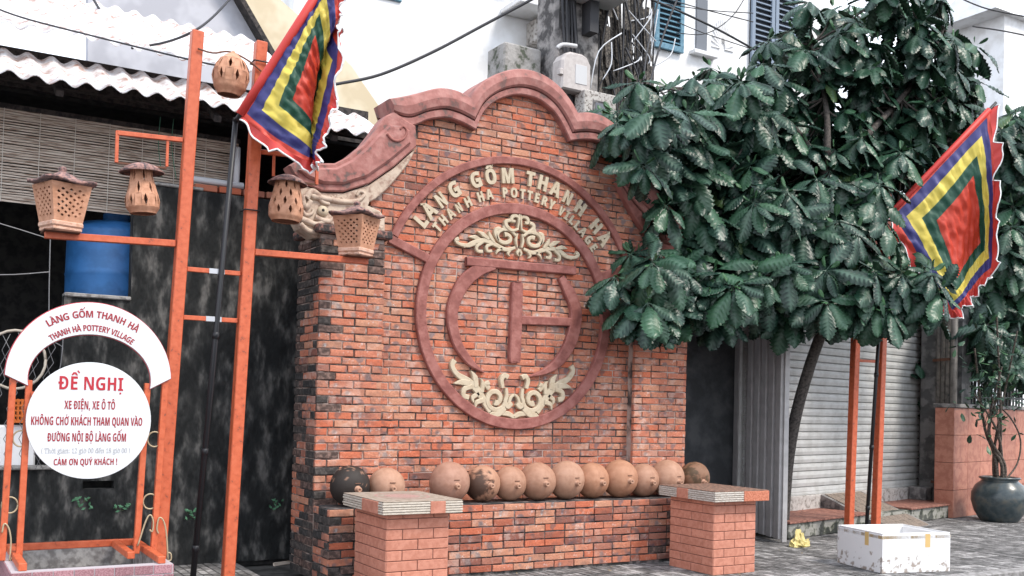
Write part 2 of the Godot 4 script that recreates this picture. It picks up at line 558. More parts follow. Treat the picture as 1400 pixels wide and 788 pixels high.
func arc_text(txt: String, c: Vector2, r: float, a0: float, a1: float, size: float, z: float, depth: float, font: Font, m: Material, parent: Node3D, spacew := 1.0, squash := 1.0) -> void:
	# raised letters one by one along an arc, from angle a0 to a1 (degrees)
	var adv := []
	var tot := 0.0
	for ch in txt:
		var w := font.get_string_size(plain_letters(ch), HORIZONTAL_ALIGNMENT_LEFT, -1, 100).x
		if ch == " ": w *= spacew
		adv.append(w); tot += w
	var at := 0.0
	for i in txt.length():
		var ch := txt[i]
		var mid: float = (at + adv[i] * 0.5) / tot
		at += adv[i]
		if ch == " ": continue
		var a := deg_to_rad(lerpf(a0, a1, mid))
		var tm := TextMesh.new()
		tm.text = plain_letters(ch)
		tm.font = font
		tm.font_size = 64
		tm.pixel_size = size / 46.0
		tm.depth = depth
		tm.curve_step = 1.0
		tm.material = m
		tm.vertical_alignment = VERTICAL_ALIGNMENT_BOTTOM
		var p := c + Vector2(cos(a), sin(a)) * r
		var b := Basis(Vector3(0, 0, 1), a - PI / 2) * Basis.from_scale(Vector3(squash, 1, 1))
		# the bottom of the text line is its descent: lift so that the letters stand on the arc
		var desc := font.get_descent(64) * tm.pixel_size
		var o := Vector3(p.x, p.y, z) + b * Vector3(0, -desc, 0)
		if font is FontVariation and (ch == "N" or ch == "V"):
			var gl := PackedVector2Array([Vector2(-0.36, 0), Vector2(-0.36, 1), Vector2(-0.12, 1), Vector2(0.14, 0.40), Vector2(0.14, 1), Vector2(0.36, 1), Vector2(0.36, 0), Vector2(0.12, 0), Vector2(-0.14, 0.60), Vector2(-0.14, 0)])
			if ch == "V": gl = PackedVector2Array([Vector2(-0.38, 1), Vector2(-0.13, 1), Vector2(0.0, 0.33), Vector2(0.13, 1), Vector2(0.38, 1), Vector2(0.13, 0), Vector2(-0.13, 0)])
			for q in gl.size(): gl[q] *= size
			var gs := S(); prism(gs, gl, -depth / 2, depth / 2)
			gs.generate_normals()
			inst("letter", gs.commit(), parent, parent.transform.affine_inverse() * Transform3D(b, Vector3(p.x, p.y, z)), m)
			continue
		inst("letter", tm, parent, parent.transform.affine_inverse() * Transform3D(b, o))
		accents(ch, parent, Transform3D(b.scaled(Vector3.ONE * size), Vector3(p.x, p.y, z)), m, depth)
func ornament(called: String, strokes: Array, c: Vector2, s: float, w: Node3D, sy := 1.0, sw := 0.8) -> void:
	# cut-out scrollwork: strokes for the right half, mirrored to the left
	var st := S(true)
	var k := 0
	for sg in [1.0, -1.0]:
		for q in strokes:
			var pts := []
			for p in q[0]: pts.append(c + Vector2(p[0] * sg, p[1] * sy) * s)
			var ws := []
			for x in q[1]: ws.append(x * s * sw)
			k += 1
			stroke(st, pts, ws, ZF - 0.012, ZF + 0.034 + 0.0013 * (k % 7), 5, 0.007)
	put(called, st, M.cream, w)
func spiral(cx: float, cy: float, r0: float, r1: float, a0: float, turns: float, n := 9) -> Array:
	var o := []
	for i in n:
		var t := float(i) / (n - 1)
		var a := deg_to_rad(a0) + turns * TAU * t
		var r := lerpf(r0, r1, t)
		o.append([cx + cos(a) * r, cy + sin(a) * r])
	return o

func build_wall() -> void:
	var w := thing("brick_screen_wall", Vector3(WX, 0, -8.7), "tall red brick screen wall with curved coping and a round pottery village emblem", "wall")
	# silhouette lines, read off the photograph on the coping's face
	var zc := -8.40
	var P := func(a: Array, z := zc) -> Array:
		var o := []
		for p in a:
			var q := wz(480 + p[0] / 3.333, 60 + p[1] / 3.333, z)
			o.append(Vector2(q.x, q.y))
		return o
	var oL: Array = P.call([[178, 248], [230, 240], [300, 225], [400, 200], [480, 210], [545, 242]])
	var iL: Array = P.call([[205, 335], [245, 362], [290, 370], [350, 345], [400, 335], [450, 335], [510, 355], [575, 390]])
	var oM: Array = P.call([[545, 242], [600, 175], [680, 130], [770, 112], [860, 130], [940, 180], [1000, 250], [1036, 312]])
	var iM: Array = P.call([[575, 390], [612, 305], [680, 250], [770, 228], [860, 250], [930, 305], [975, 375], [1005, 440]])
	# the right shoulder mirrors the left one
	var oR := []; var iR := []
	for i in range(oL.size() - 1, -1, -1): oR.append(Vector2(2 * WX + 0.0 - oL[i].x, oL[i].y + 0.05))
	for i in range(iL.size() - 1, -1, -1): iR.append(Vector2(2 * WX + 0.0 - iL[i].x, iL[i].y + 0.05))
	oR[0] = oM[oM.size() - 1]; iR[0] = iM[iM.size() - 1]
	coping_part("coping_shoulder", oL, iL, w)
	coping_part("coping_crown", oM, iM, w)
	coping_part("coping_shoulder", oR, iR, w)
	# volutes that sweep down from the shoulders
	var Q := func(a: Array, z: float) -> PackedVector2Array: return poly_px(a, z)
	var vol: PackedVector2Array = Q.call([[528, 158], [540, 152], [556, 164], [569, 172], [570, 200], [540, 227], [505, 251], [470, 262], [440, 261], [415, 250], [402, 238], [396, 226], [405, 220], [420, 224], [440, 223], [458, 223], [478, 213], [498, 197], [511, 181], [520, 168]], -8.40)
	var vol2: PackedVector2Array = Q.call([[533, 170], [552, 172], [561, 178], [562, 196], [534, 220], [502, 242], [470, 252], [442, 251], [422, 243], [408, 232], [420, 229], [440, 229], [460, 229], [482, 218], [502, 201], [515, 186]], -8.38)
	var under: PackedVector2Array = Q.call([[570, 202], [560, 222], [546, 240], [530, 258], [514, 272], [506, 276], [504, 281], [520, 288], [527, 297], [527, 318], [520, 326], [470, 326], [430, 325], [412, 312], [406, 300], [408, 280], [404, 262], [400, 246], [415, 252], [440, 263], [470, 264], [505, 253], [540, 229]], -8.42)
	for sg in [1, -1]:
		var pv := vol if sg == 1 else mirror_poly(vol)
		var pv2 := vol2 if sg == 1 else mirror_poly(vol2)
		var pu := under if sg == 1 else mirror_poly(under)
		var st := S(); prism(st, pv, -8.58, -8.405, 0.012)
		var vo := put("volute", st, M.terra_top, w)
		st = S(); prism(st, pv2, -8.42, -8.372, 0.02)
		put("raised_band", st, M.terra_top, vo)
		st = S(); prism(st, pu, -8.62, -8.43, 0.01)
		var dr := put("dragon_head_relief", st, M.cream2 if sg == 1 else M.terra, w)
		# carved curl at the head of the volute
		var pt := []
		for k in smooth([Vector2(529, 183), Vector2(535, 190), Vector2(544, 193), Vector2(553, 188), Vector2(556, 179), Vector2(551, 173), Vector2(547, 177)], 4):
			var q := wz(k.x, k.y, -8.372)
			pt.append(q if sg == 1 else Vector3(2 * WX - q.x, q.y + 0.02, q.z))
		st = S(false); tube(st, pt, 0.016, 0.009, 6)
		put("curl", st, M.terra, vo)
		# the carved head: eye, brow rolls, cheek and mane
		var mir := func(p: Vector3) -> Vector3: return p if sg == 1 else Vector3(2 * WX - p.x, p.y + 0.02, p.z)
		var e0: Vector3 = mir.call(wz(441, 289, -8.42))
		st = S(false); ball(st, e0, Vector3(0.05, 0.05, 0.035), 14)
		put("eye", st, M.cream, dr)
		st = S(false); ball(st, e0 + Vector3(-0.006, 0.004, 0.031), Vector3(0.014, 0.014, 0.009), 10)
		put("pupil", st, M.sootline, dr)
		for g in [
			[[[418, 272], [426, 262], [436, 268], [440, 276], [450, 279]], 0.055, 0.03],
			[[[412, 268], [414, 280], [420, 282], [424, 274]], 0.06, 0.04],
			[[[424, 268], [445, 272], [470, 276], [488, 275], [498, 266], [492, 262], [487, 268]], 0.05, 0.02],
			[[[430, 297], [448, 303], [460, 296], [470, 300], [484, 309]], 0.045, 0.03],
			[[[408, 298], [420, 303], [432, 307], [446, 302], [458, 308], [462, 314]], 0.05, 0.03],
			[[[410, 306], [420, 315], [432, 318], [436, 310]], 0.045, 0.03],
			[[[452, 268], [458, 272], [462, 266]], 0.02, 0.012], [[[466, 270], [472, 274], [477, 267]], 0.02, 0.012],
			[[[478, 300], [494, 300], [508, 304], [520, 312]], 0.05, 0.025],
			[[[500, 322], [506, 312], [514, 318], [522, 310]], 0.03, 0.02],
			[[[412, 288], [418, 294], [426, 292], [428, 286]], 0.035, 0.02]]:
			var pp := []
			for p in g[0]: pp.append(mir.call(wz(p[0], p[1], -8.425)))
			st = S(false); tube(st, smooth(pp, 4), g[1] * 0.62, g[2] * 0.62, 7)
			put("carved_roll", st, M.cream2 if sg == 1 else M.terra, dr)
	# core of the wall: mortar behind the bricks
	var top := []
	for i in oL.size(): top.append((oL[i] as Vector2).lerp(iL[mini(i + 1, iL.size() - 1)], 0.45))
	for i in range(1, oM.size()): top.append((oM[i] as Vector2).lerp(iM[i], 0.45))
	for i in range(1, oR.size()): top.append((oR[i] as Vector2).lerp(iR[mini(i, iR.size() - 1)], 0.45))
	var core := PackedVector2Array()
	core.append(Vector2(3.06, 0)); core.append(Vector2(3.06, 3.0)); core.append(Vector2(3.42, 3.1)); core.append(Vector2(3.66, 3.55))
	core.append(Vector2(3.9, 3.95))
	for p in top:
		if p.x > 3.85 and p.x < 6.3: core.append(p)
	core.append(Vector2(6.30, 3.95)); core.append(Vector2(6.52, 3.55)); core.append(Vector2(6.76, 3.1)); core.append(Vector2(7.15, 3.0)); core.append(Vector2(7.15, 0))
	var st := S(); prism(st, core, -8.77, ZF - 0.010)
	put("mortar_core", st, M.mortar, w)
	for pr in [[3.03, 3.64], [6.47, 7.18]]:
		st = S(); box(st, Vector3((pr[0] + pr[1]) / 2, 1.5, (ZP - 0.012 - 8.96) / 2), Vector3(pr[1] - pr[0] - 0.024, 2.98, 8.96 + ZP - 0.012))
		put("pilaster_core", st, M.mortar, w)
		st = S(); box(st, Vector3((pr[0] + pr[1]) / 2, 3.035, (ZP + 0.05 - 8.99) / 2), Vector3(pr[1] - pr[0] + 0.1, 0.075, 8.99 + ZP + 0.05), Basis(), 0.012)
		put("pilaster_cap", st, M.capdark, w)
	# brick faces
	var list := []
	var crust := FastNoiseLite.new(); crust.seed = 77; crust.frequency = 0.9
	var keep := func(x: float, y: float) -> bool:
		return Geometry2D.is_point_in_polygon(Vector2(x, y), core) and y < 4.95
	var main_at := func(x: float, y: float) -> Transform3D: return Transform3D(Basis(), Vector3(x, y, ZF))
	lay(list, 3.42, 6.76, 0.62, 4.80, main_at, 0, pick_red, keep)
	var pil_at := func(x: float, y: float) -> Transform3D: return Transform3D(Basis(), Vector3(x, y, ZP))
	var pick_pil := func(x: float, y: float) -> Material:
		if (x < 3.16 and rng.randf() < 0.45) or (y > 2.7 and rng.randf() < 0.5): return sooty_mats[1 + rng.randi() % 2]
		return pick_red(x, y)
	lay(list, 3.03, 3.64, 0.62, 2.97, pil_at, 0, pick_pil)
	lay(list, 6.47, 7.18, 0.62, 2.97, pil_at, 1, pick_red)
	var side_at := func(x: float, y: float) -> Transform3D: return Transform3D(Basis(Vector3.UP, -PI / 2), Vector3(3.03, y, x))
	var pick_side := func(x: float, y: float) -> Material:
		if crust.get_noise_2d(x * 2.0, y) > 0.17 + rng.randf_range(-0.15, 0.15): return pick_red(x, y)
		return sooty_mats[rng.randi() % 3]
	lay(list, -8.97, ZP, 0.0, 2.97, side_at, 1, pick_side)
	var rside_at := func(x: float, y: float) -> Transform3D: return Transform3D(Basis(Vector3.UP, PI / 2), Vector3(7.18, y, -8.97 + (ZP - x)))
	lay(list, -8.97, ZP, 0.0, 2.97, rside_at, 1, pick_red)
	# the head of the left pilaster's return, up to the dragon
	emit_bricks(w, list, 300)
	# ---- emblem ----
	var C := Vector2(WX + 0.012, 2.41)
	var CA := Vector2(WX, 2.485)
	st = S(); band(st, arc_pts(C, 1.053, 0, 357, 120), [0.105], ZF - 0.02, ZF + 0.045, true, 0.008)
	put("emblem_ring", st, M.terra, w)
	st = S(); band(st, arc_pts(CA, 1.445, 25, 156.5, 60), [0.075], ZF - 0.02, ZF + 0.041, false, 0.008)
	put("arch_band", st, M.terra, w)
	for sg in [-1.0, 1.0]:
		st = S()
		var a := CA + Vector2(sg * 1.37, 0.545); var b := C + Vector2(sg * 0.985, 0.47)
		band(st, [a, b], [0.085], ZF - 0.02, ZF + 0.037, false, 0.008)
		put("arch_end_bar", st, M.terra, w)
	st = S(); band(st, [Vector2(4.51, 2.895), Vector2(5.76, 2.915)], [0.085], ZF - 0.02, ZF + 0.05, false, 0.01)
	put("emblem_crossbar", st, M.terra, w)
	st = S(); stroke(st, [Vector2(4.82, 2.88), Vector2(4.64, 2.82), Vector2(4.47, 2.66), Vector2(4.375, 2.40), Vector2(4.43, 2.13), Vector2(4.57, 1.95), Vector2(4.73, 1.845)], [0.08, 0.13, 0.135, 0.115, 0.1, 0.08, 0.008], ZF - 0.02, ZF + 0.046)
	put("emblem_left_curve", st, M.terra, w)
	st = S(); stroke(st, [Vector2(5.585, 2.835), Vector2(5.69, 2.70), Vector2(5.785, 2.50), Vector2(5.74, 2.22), Vector2(5.60, 2.00), Vector2(5.42, 1.88), Vector2(5.23, 1.825)], [0.07, 0.13, 0.135, 0.135, 0.11, 0.06, 0.006], ZF - 0.02, ZF + 0.046)
	put("emblem_right_curve", st, M.terra, w)
	st = S(); stroke(st, [Vector2(5.08, 2.735), Vector2(5.079, 2.71), Vector2(5.076, 2.35), Vector2(5.07, 1.99), Vector2(5.069, 1.965)], [0.07, 0.125, 0.128, 0.128, 0.07], ZF - 0.02, ZF + 0.052, 4)
	put("emblem_stem", st, M.terra, w)
	st = S(); band(st, [Vector2(5.12, 2.375), Vector2(5.75, 2.395)], [0.085], ZF - 0.02, ZF + 0.042, false, 0.008)
	put("emblem_link_bar", st, M.terra, w)
	# ---- scrollwork ----
	var up := [
		[[[0.0, 0.46], [0.05, 0.52], [0.11, 0.50], [0.12, 0.43], [0.07, 0.42]], [0.03, 0.06, 0.07, 0.06, 0.05]],
		[[[0.01, 0.58], [0.015, 0.5], [0.02, 0.40], [0.03, 0.28]], [0.015, 0.05, 0.04, 0.03]],
		[[[0.02, 0.30], [0.11, 0.26], [0.19, 0.32], [0.20, 0.40], [0.14, 0.43]], [0.04, 0.06, 0.075, 0.07, 0.06]],
		[[[0.20, 0.38], [0.22, 0.30], [0.20, 0.24]], [0.02, 0.06, 0.05]],
		[spiral(0.20, 0.13, 0.155, 0.045, 160, -1.25, 13), [0.05, 0.06, 0.065, 0.07, 0.07, 0.07, 0.065, 0.085]],
		[[[0.03, -0.02], [0.05, 0.10], [0.03, 0.22]], [0.03, 0.055, 0.03]],
		[[[0.06, -0.03], [0.2, -0.08], [0.36, -0.01], [0.5, 0.03], [0.64, -0.02], [0.78, -0.12]], [0.05, 0.075, 0.08, 0.08, 0.075, 0.03]],
		[[[0.62, -0.04], [0.72, -0.085], [0.84, -0.075], [0.89, -0.02], [0.85, 0.01]], [0.05, 0.07, 0.06, 0.06, 0.075]],
		[[[0.36, 0.02], [0.42, 0.12], [0.44, 0.2]], [0.05, 0.075, 0.01]],
		[[[0.44, 0.06], [0.52, 0.13], [0.60, 0.17]], [0.05, 0.085, 0.01]],
		[[[0.54, 0.03], [0.63, 0.07], [0.71, 0.06]], [0.05, 0.08, 0.01]],
		[[[0.3, 0.06], [0.34, 0.16], [0.33, 0.25], [0.27, 0.27]], [0.04, 0.07, 0.07, 0.05]],
		[[[0.12, -0.06], [0.16, -0.14], [0.13, -0.19]], [0.06, 0.055, 0.01]],
		[[[0.25, -0.07], [0.31, -0.12], [0.33, -0.18]], [0.06, 0.05, 0.01]],
		[[[0.38, -0.01], [0.46, -0.06], [0.45, -0.14], [0.39, -0.13]], [0.05, 0.06, 0.055, 0.05]],
		[[[0.52, 0.0], [0.60, -0.08], [0.59, -0.16], [0.52, -0.16]], [0.05, 0.06, 0.055, 0.06]],
		[[[0.0, -0.05], [0.03, -0.12], [0.01, -0.17]], [0.05, 0.05, 0.01]]]
	ornament("scroll_ornament", up, Vector2(WX + 0.005, 3.095), 0.79, w, 0.72, 0.72)
	var lo := [
		[[[0.0, -0.30], [0.08, -0.26], [0.17, -0.25], [0.20, -0.2]], [0.05, 0.07, 0.06, 0.03]],
		[[[0.0, -0.02], [0.05, -0.06], [0.08, -0.14]], [0.03, 0.045, 0.05]],
		[[[0.03, -0.13], [0.09, -0.17], [0.13, -0.12], [0.11, -0.04], [0.12, 0.06]], [0.05, 0.07, 0.06, 0.055, 0.04]],
		[spiral(0.27, -0.08, 0.15, 0.045, 185, 1.3, 13), [0.05, 0.06, 0.065, 0.065, 0.065, 0.06, 0.08]],
		[[[0.13, -0.19], [0.22, -0.26], [0.32, -0.27], [0.38, -0.33]], [0.06, 0.08, 0.06, 0.01]],
		[[[0.17, 0.06], [0.19, 0.16], [0.15, 0.21], [0.10, 0.19]], [0.05, 0.065, 0.065, 0.07]],
		[[[0.34, -0.24], [0.42, -0.12], [0.52, 0.02], [0.66, 0.13], [0.80, 0.2], [0.87, 0.30], [0.84, 0.37]], [0.06, 0.09, 0.10, 0.09, 0.07, 0.065, 0.075]],
		[[[0.36, 0.04], [0.40, 0.09], [0.36, 0.12]], [0.06, 0.075, 0.06]],
		[[[0.46, 0.0], [0.45, 0.1], [0.48, 0.16]], [0.06, 0.06, 0.01]],
		[[[0.54, 0.06], [0.56, 0.17], [0.62, 0.25]], [0.07, 0.08, 0.01]],
		[[[0.64, 0.10], [0.74, 0.11], [0.84, 0.09]], [0.08, 0.08, 0.01]],
		[[[0.60, 0.06], [0.70, 0.03], [0.71, -0.05], [0.64, -0.07]], [0.06, 0.07, 0.065, 0.07]],
		[[[0.44, -0.10], [0.53, -0.13], [0.55, -0.2]], [0.07, 0.06, 0.01]],
		[[[0.50, -0.02], [0.58, -0.07], [0.57, -0.13]], [0.06, 0.06, 0.02]]]
	ornament("scroll_ornament", lo, Vector2(WX - 0.01, 1.66), 0.79, w, 1.0, 0.95)
	# ---- raised lettering ----
	var f := SystemFont.new()
	f.font_names = PackedStringArray(["Droid Sans"])
	f.font_weight = 700
	var fb := FontVariation.new()
	fb.base_font = f
	fb.variation_embolden = 0.9
	arc_text("LÀNG GỐM THANH HÀ", CA, 1.222, 148, 34.5, 0.138, ZF + 0.012, 0.036, fb, M.cream, w, 1.5, 0.9)
	arc_text("THANH HA  POTTERY VILLAGE", CA, 1.085, 144, 35.5, 0.09, ZF + 0.009, 0.03, fb, M.cream, w, 1.0, 0.86)

# ================= the brick bench with its clay jugs =================
const BX0 := 3.032
const BX1 := 7.34
const BZ := -8.0
const BH := 0.655
func build_bench() -> void:
	var b := thing("brick_bench", Vector3(5.1, 0, -8.2), "long low brick ledge along the foot of the screen wall", "bench")
	var st := S(); box(st, Vector3((BX0 + BX1) / 2, BH / 2 - 0.012, (BZ - 0.012 - 8.375) / 2), Vector3(BX1 - BX0 - 0.024, BH - 0.01, 8.375 + BZ - 0.012))
	put("mortar_core", st, M.mortar_dark, b)
	var list := []
	var at := func(x: float, y: float) -> Transform3D: return Transform3D(Basis(), Vector3(x, y, BZ))
	var pick := func(x: float, y: float) -> Material:
		if x < 3.7 and rng.randf() < 0.5 and y < 0.58: return sooty_mats[1 + rng.randi() % 2]
		if x > 6.5 and rng.randf() < 0.4: return sooty_mats[2]
		if rng.randf() < 0.22: return brick_mats[5 + rng.randi() % 2]
		return pick_red(x, y)
	lay(list, BX0, BX1, 0.02, BH - 0.01, at, 0, pick)
	var side := func(x: float, y: float) -> Transform3D: return Transform3D(Basis(Vector3.UP, -PI / 2), Vector3(BX0, y, x))
	var pick2 := func(x: float, y: float) -> Material: return sooty_mats[[0, 1, 1, 2][rng.randi() % 4]] if rng.randf() < 0.65 else pick_red(x, y)
	lay(list, -8.376, BZ, 0.02, BH - 0.01, side, 1, pick2)
	emit_bricks(b, list, 300)
	# jugs: x, width, tone
	var spec := [
		[3.28, 0.36, "black", "soot-black round clay jug with chipped paint, at the sooty end of the brick ledge"],
		[3.62, 0.335, "pale", "pale round clay jug next to the soot-black one on the ledge"],
		[4.245, 0.385, "pink", "wide smooth pinkish clay jug beside the gap behind the pedestal slab"],
		[4.585, 0.345, "scorch", "round clay jug scorched black over its left half and underside"],
		[4.885, 0.335, "stain", "round clay jug standing right beside the scorched one"],
		[5.185, 0.37, "stain", "third round clay jug counting the scorched one as first"],
		[5.515, 0.385, "pale", "fourth round clay jug counting the scorched one as first"],
		[5.835, 0.36, "orange", "fifth round clay jug counting the scorched one as first"],
		[6.165, 0.39, "orange", "large orange round clay jug, sixth counting the scorched one as first"],
		[6.465, 0.345, "stain", "small round clay jug between two bigger ones under the right pilaster edge"],
		[6.765, 0.385, "pale", "pale round clay jug next to the grey mossy one at the ledge end"],
		[7.13, 0.36, "moss", "grey mossy round clay jug at the far end of the ledge"]]
	for s in spec:
		var r: float = s[1] * 0.485
		var c := Vector3(s[0], BH + r * 0.93, -8.185 + rng.randf_range(-0.012, 0.012))
		var j := thing("clay_jug", Vector3(c.x, BH, c.z), s[3], "jug", "round clay jugs on the brick ledge")
		var tip := Basis(Vector3.RIGHT, PI / 2 + deg_to_rad(rng.randf_range(2, 12))) * Basis(Vector3.UP, rng.randf_range(0, 6))
		tip = Basis(Vector3.UP, deg_to_rad(rng.randf_range(-7, 7))) * tip
		var prof := []
		var flat := rng.randf_range(0.86, 1.0)
		for i in 37:
			var a := -PI / 2 + PI * i / 36.0
			var rr := cos(a) * r
			var yy := sin(a) * r * flat
			rr *= 1.0 + 0.006 * sin(yy / r * 34.0) * cos(a)
			if i == 0: rr = 0.0
			prof.append(Vector2(rr if i < 36 else 0.0, yy))
		jug_body(prof, c, r, tip, s[2], j)
		var fwd: Vector3 = tip * Vector3.UP
		st = S(false)
		lathe(st, [Vector2(0.036, -0.012), Vector2(0.03, 0.0), Vector2(0.019, 0.012), Vector2(0.02, 0.026), Vector2(0.024, 0.036), Vector2(0.02, 0.043), Vector2(0.008, 0.041), Vector2(0.006, 0.03), Vector2(0, 0.03)], c + fwd * r * (flat - 0.01), 14, tip)
		put("spout", st, M.jug_clay, j)
		# slit above the spout: a dark strip on the clay stands in for its shade
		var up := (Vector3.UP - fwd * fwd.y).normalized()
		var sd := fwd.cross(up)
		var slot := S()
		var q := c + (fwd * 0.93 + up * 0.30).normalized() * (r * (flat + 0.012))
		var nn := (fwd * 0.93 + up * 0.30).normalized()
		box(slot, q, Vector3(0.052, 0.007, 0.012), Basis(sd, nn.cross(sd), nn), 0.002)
		put("slit_shade", slot, M.claydark, j)

func jug_body(prof: Array, c: Vector3, r: float, b: Basis, kind: String, parent: Node3D) -> void:
	# the clay carries soot and mould in outlined patches: mostly under the belly and round the spout
	var n := FastNoiseLite.new(); n.seed = int(c.x * 100); n.frequency = 7.0; n.fractal_octaves = 6; n.fractal_gain = 0.72
	var tint := {"black": Color(0.05, 0.055, 0.065), "pale": Color(1, 1, 1), "pink": Color(0.9, 0.86, 0.9), "orange": Color(1.0, 0.88, 0.78), "stain": Color(0.92, 0.88, 0.86), "scorch": Color(1.02, 0.95, 0.9), "moss": Color(0.52, 0.47, 0.40)}
	var base: Color = tint[kind]
	var st := S(false)
	var N := 64
	var col := func(p: Vector3) -> Color:
		var q := (p - c) / r
		var v := n.get_noise_3dv(p) * 1.1
		var soot := -1.0
		if kind == "scorch": soot = v + 1.0 - q.distance_to(Vector3(-0.75, -0.15, 0.55)) * 0.95
		elif kind == "moss": soot = v * 1.6 + 0.25 - q.distance_to(Vector3(-0.7, 0.3, 0.6)) * 0.5
		elif kind == "black":
			return Color(0.55, 0.53, 0.52) if v > 0.33 - 0.1 * q.y else base
		var f := clampf(soot * 3.5, 0.0, 1.0)
		return base.lerp(Color(0.09, 0.075, 0.07) if kind != "moss" else Color(0.16, 0.17, 0.11), f * 0.9) * (1.0 + 0.10 * n.get_noise_3dv(p * 2.7))
	for i in prof.size() - 1:
		for k in N:
			var P := []
			for ik in [[i, k], [i, k + 1], [i + 1, k + 1], [i + 1, k]]:
				var a: float = TAU * ik[1] / N
				var q: Vector2 = prof[ik[0]]
				P.append(c + b * Vector3(q.x * cos(a), q.y, q.x * sin(a)))
			for t in ([[0, 3, 2], [0, 2, 1]] if i > 0 and i < prof.size() - 2 else ([[0, 3, 2]] if i == 0 else [[0, 3, 1]])):
				for x in t:
					st.set_color(col.call(P[x]))
					st.add_vertex(P[x])
	put("body", st, M.jug_clay, parent)

# ================= pedestals =================
func build_pedestal(x0: float, zf: float, label: String, worn: bool) -> void:
	var wdt := 0.53; var dpt := 0.63; var hgt := 0.69
	var c := Vector3(x0 + wdt / 2, 0, zf - dpt / 2)
	var t := thing("brick_pedestal", c, label, "pedestal", "brick pedestals before the ledge")
	var st := S(); box(st, c + Vector3(0, hgt / 2, 0), Vector3(wdt - 0.012, hgt, dpt - 0.012))
	put("mortar_core", st, M.mortar_thin, t)
	var ch := hgt / 8.5
	var meshes := {}
	for r in 9:
		var h: float = (ch if r < 8 else ch * 0.5) - 0.006
		var y: float = r * ch + h / 2 + 0.001
		for side in 4:
			var L: float = wdt if side % 2 == 0 else dpt
			# thin facing bricks; each course is shifted by half a brick
			var bl := L / 2.0
			var cuts := [0.0]
			if (r + side) % 2 == 0:
				cuts.append(bl * 0.5); cuts.append(bl * 1.5); cuts.append(L)
			else:
				cuts.append(bl); cuts.append(L)
			for k in cuts.size() - 1:
				var l: float = cuts[k + 1] - cuts[k] - 0.006
				var key := "%.3f_%.3f" % [l, h]
				if not meshes.has(key):
					var s2 := S(); box(s2, Vector3.ZERO, Vector3(l, h, 0.018), Basis(), 0.0035)
					s2.generate_normals()
					meshes[key] = s2.commit()
				var mid: float = (cuts[k] + cuts[k + 1]) / 2 - L / 2
				var bs := Basis(Vector3.UP, side * PI / 2)
				var out := (dpt if side % 2 == 0 else wdt) / 2
				inst("brick", meshes[key], t, Transform3D(bs, bs * Vector3(mid, 0, out - 0.007 + rng.randf_range(-0.002, 0.0015)) + Vector3(0, y, 0)), M["face%d" % (rng.randi() % 4)])
	# top slab: stacked pale tiles with a brick-red insert on each side
	var sw := wdt + 0.155; var sd := dpt + 0.19
	var sc := S(); box(sc, c + Vector3(0, hgt + 0.047, 0), Vector3(sw - 0.03, 0.092, sd - 0.03))
	put("slab_core", sc, M.slab_old, t)
	for k in 5:
		var s3 := S(); box(s3, c + Vector3(rng.randf_range(-0.002, 0.002), hgt + 0.008 + k * 0.0190, 0), Vector3(sw - 0.005 * ((k + 1) % 2), 0.0145, sd - 0.005 * ((k + 1) % 2)), Basis(Vector3.UP, rng.randf_range(-0.004, 0.004)), 0.003)
		put("slab_layer", s3, M.slab_old if worn else M.slab, t)
	for q in [[0, 0.12, 0.13], [1, -0.09, 0.2], [2, 0.05, 0.2], [3, 0.16, 0.31]]:
		var bs := Basis(Vector3.UP, (q[0] as int) * PI / 2)
		var out2: float = (sd if q[0] % 2 == 0 else sw) / 2
		var off: float = q[1]; var ln: float = q[2]
		if worn and q[0] == 0: off = 0.18; ln = 0.32
		if worn and q[0] == 3: off = -0.05; ln = 0.16
		var s4 := S(); box(s4, c + bs * Vector3(off, 0, out2 - 0.02) + Vector3(0, hgt + 0.047, 0), Vector3(ln, 0.094, 0.05), bs, 0.003)
		put("brick_insert", s4, M.face_rain if (worn and q[0] == 0) else M.face1, t)
	# thin top sheet with the faded red drawing of a map-like swirl
	var s5 := S(); box(s5, c + Vector3(0, hgt + 0.098, 0), Vector3(sw - 0.01, 0.007, sd - 0.01), Basis(), 0.002)
	put("top_tile", s5, M.slab_top_old if worn else M.slab_top, t)
	if not worn:
		var ring := S()
		for rr in [0.2, 0.13]:
			for i in 40:
				var a := TAU * i / 40; var b := TAU * (i + 1) / 40
				var w2: float = 0.022 if rr > 0.15 else 0.12
				var y := hgt + 0.1025
				var f := func(an: float, q: float) -> Vector3: return c + Vector3(cos(an) * q * 1.1, y, sin(an) * q * 1.25)
				quad(ring, f.call(a, rr), f.call(b, rr), f.call(b, rr - w2), f.call(a, rr - w2))
		put("faded_print", ring, M.faded, t)

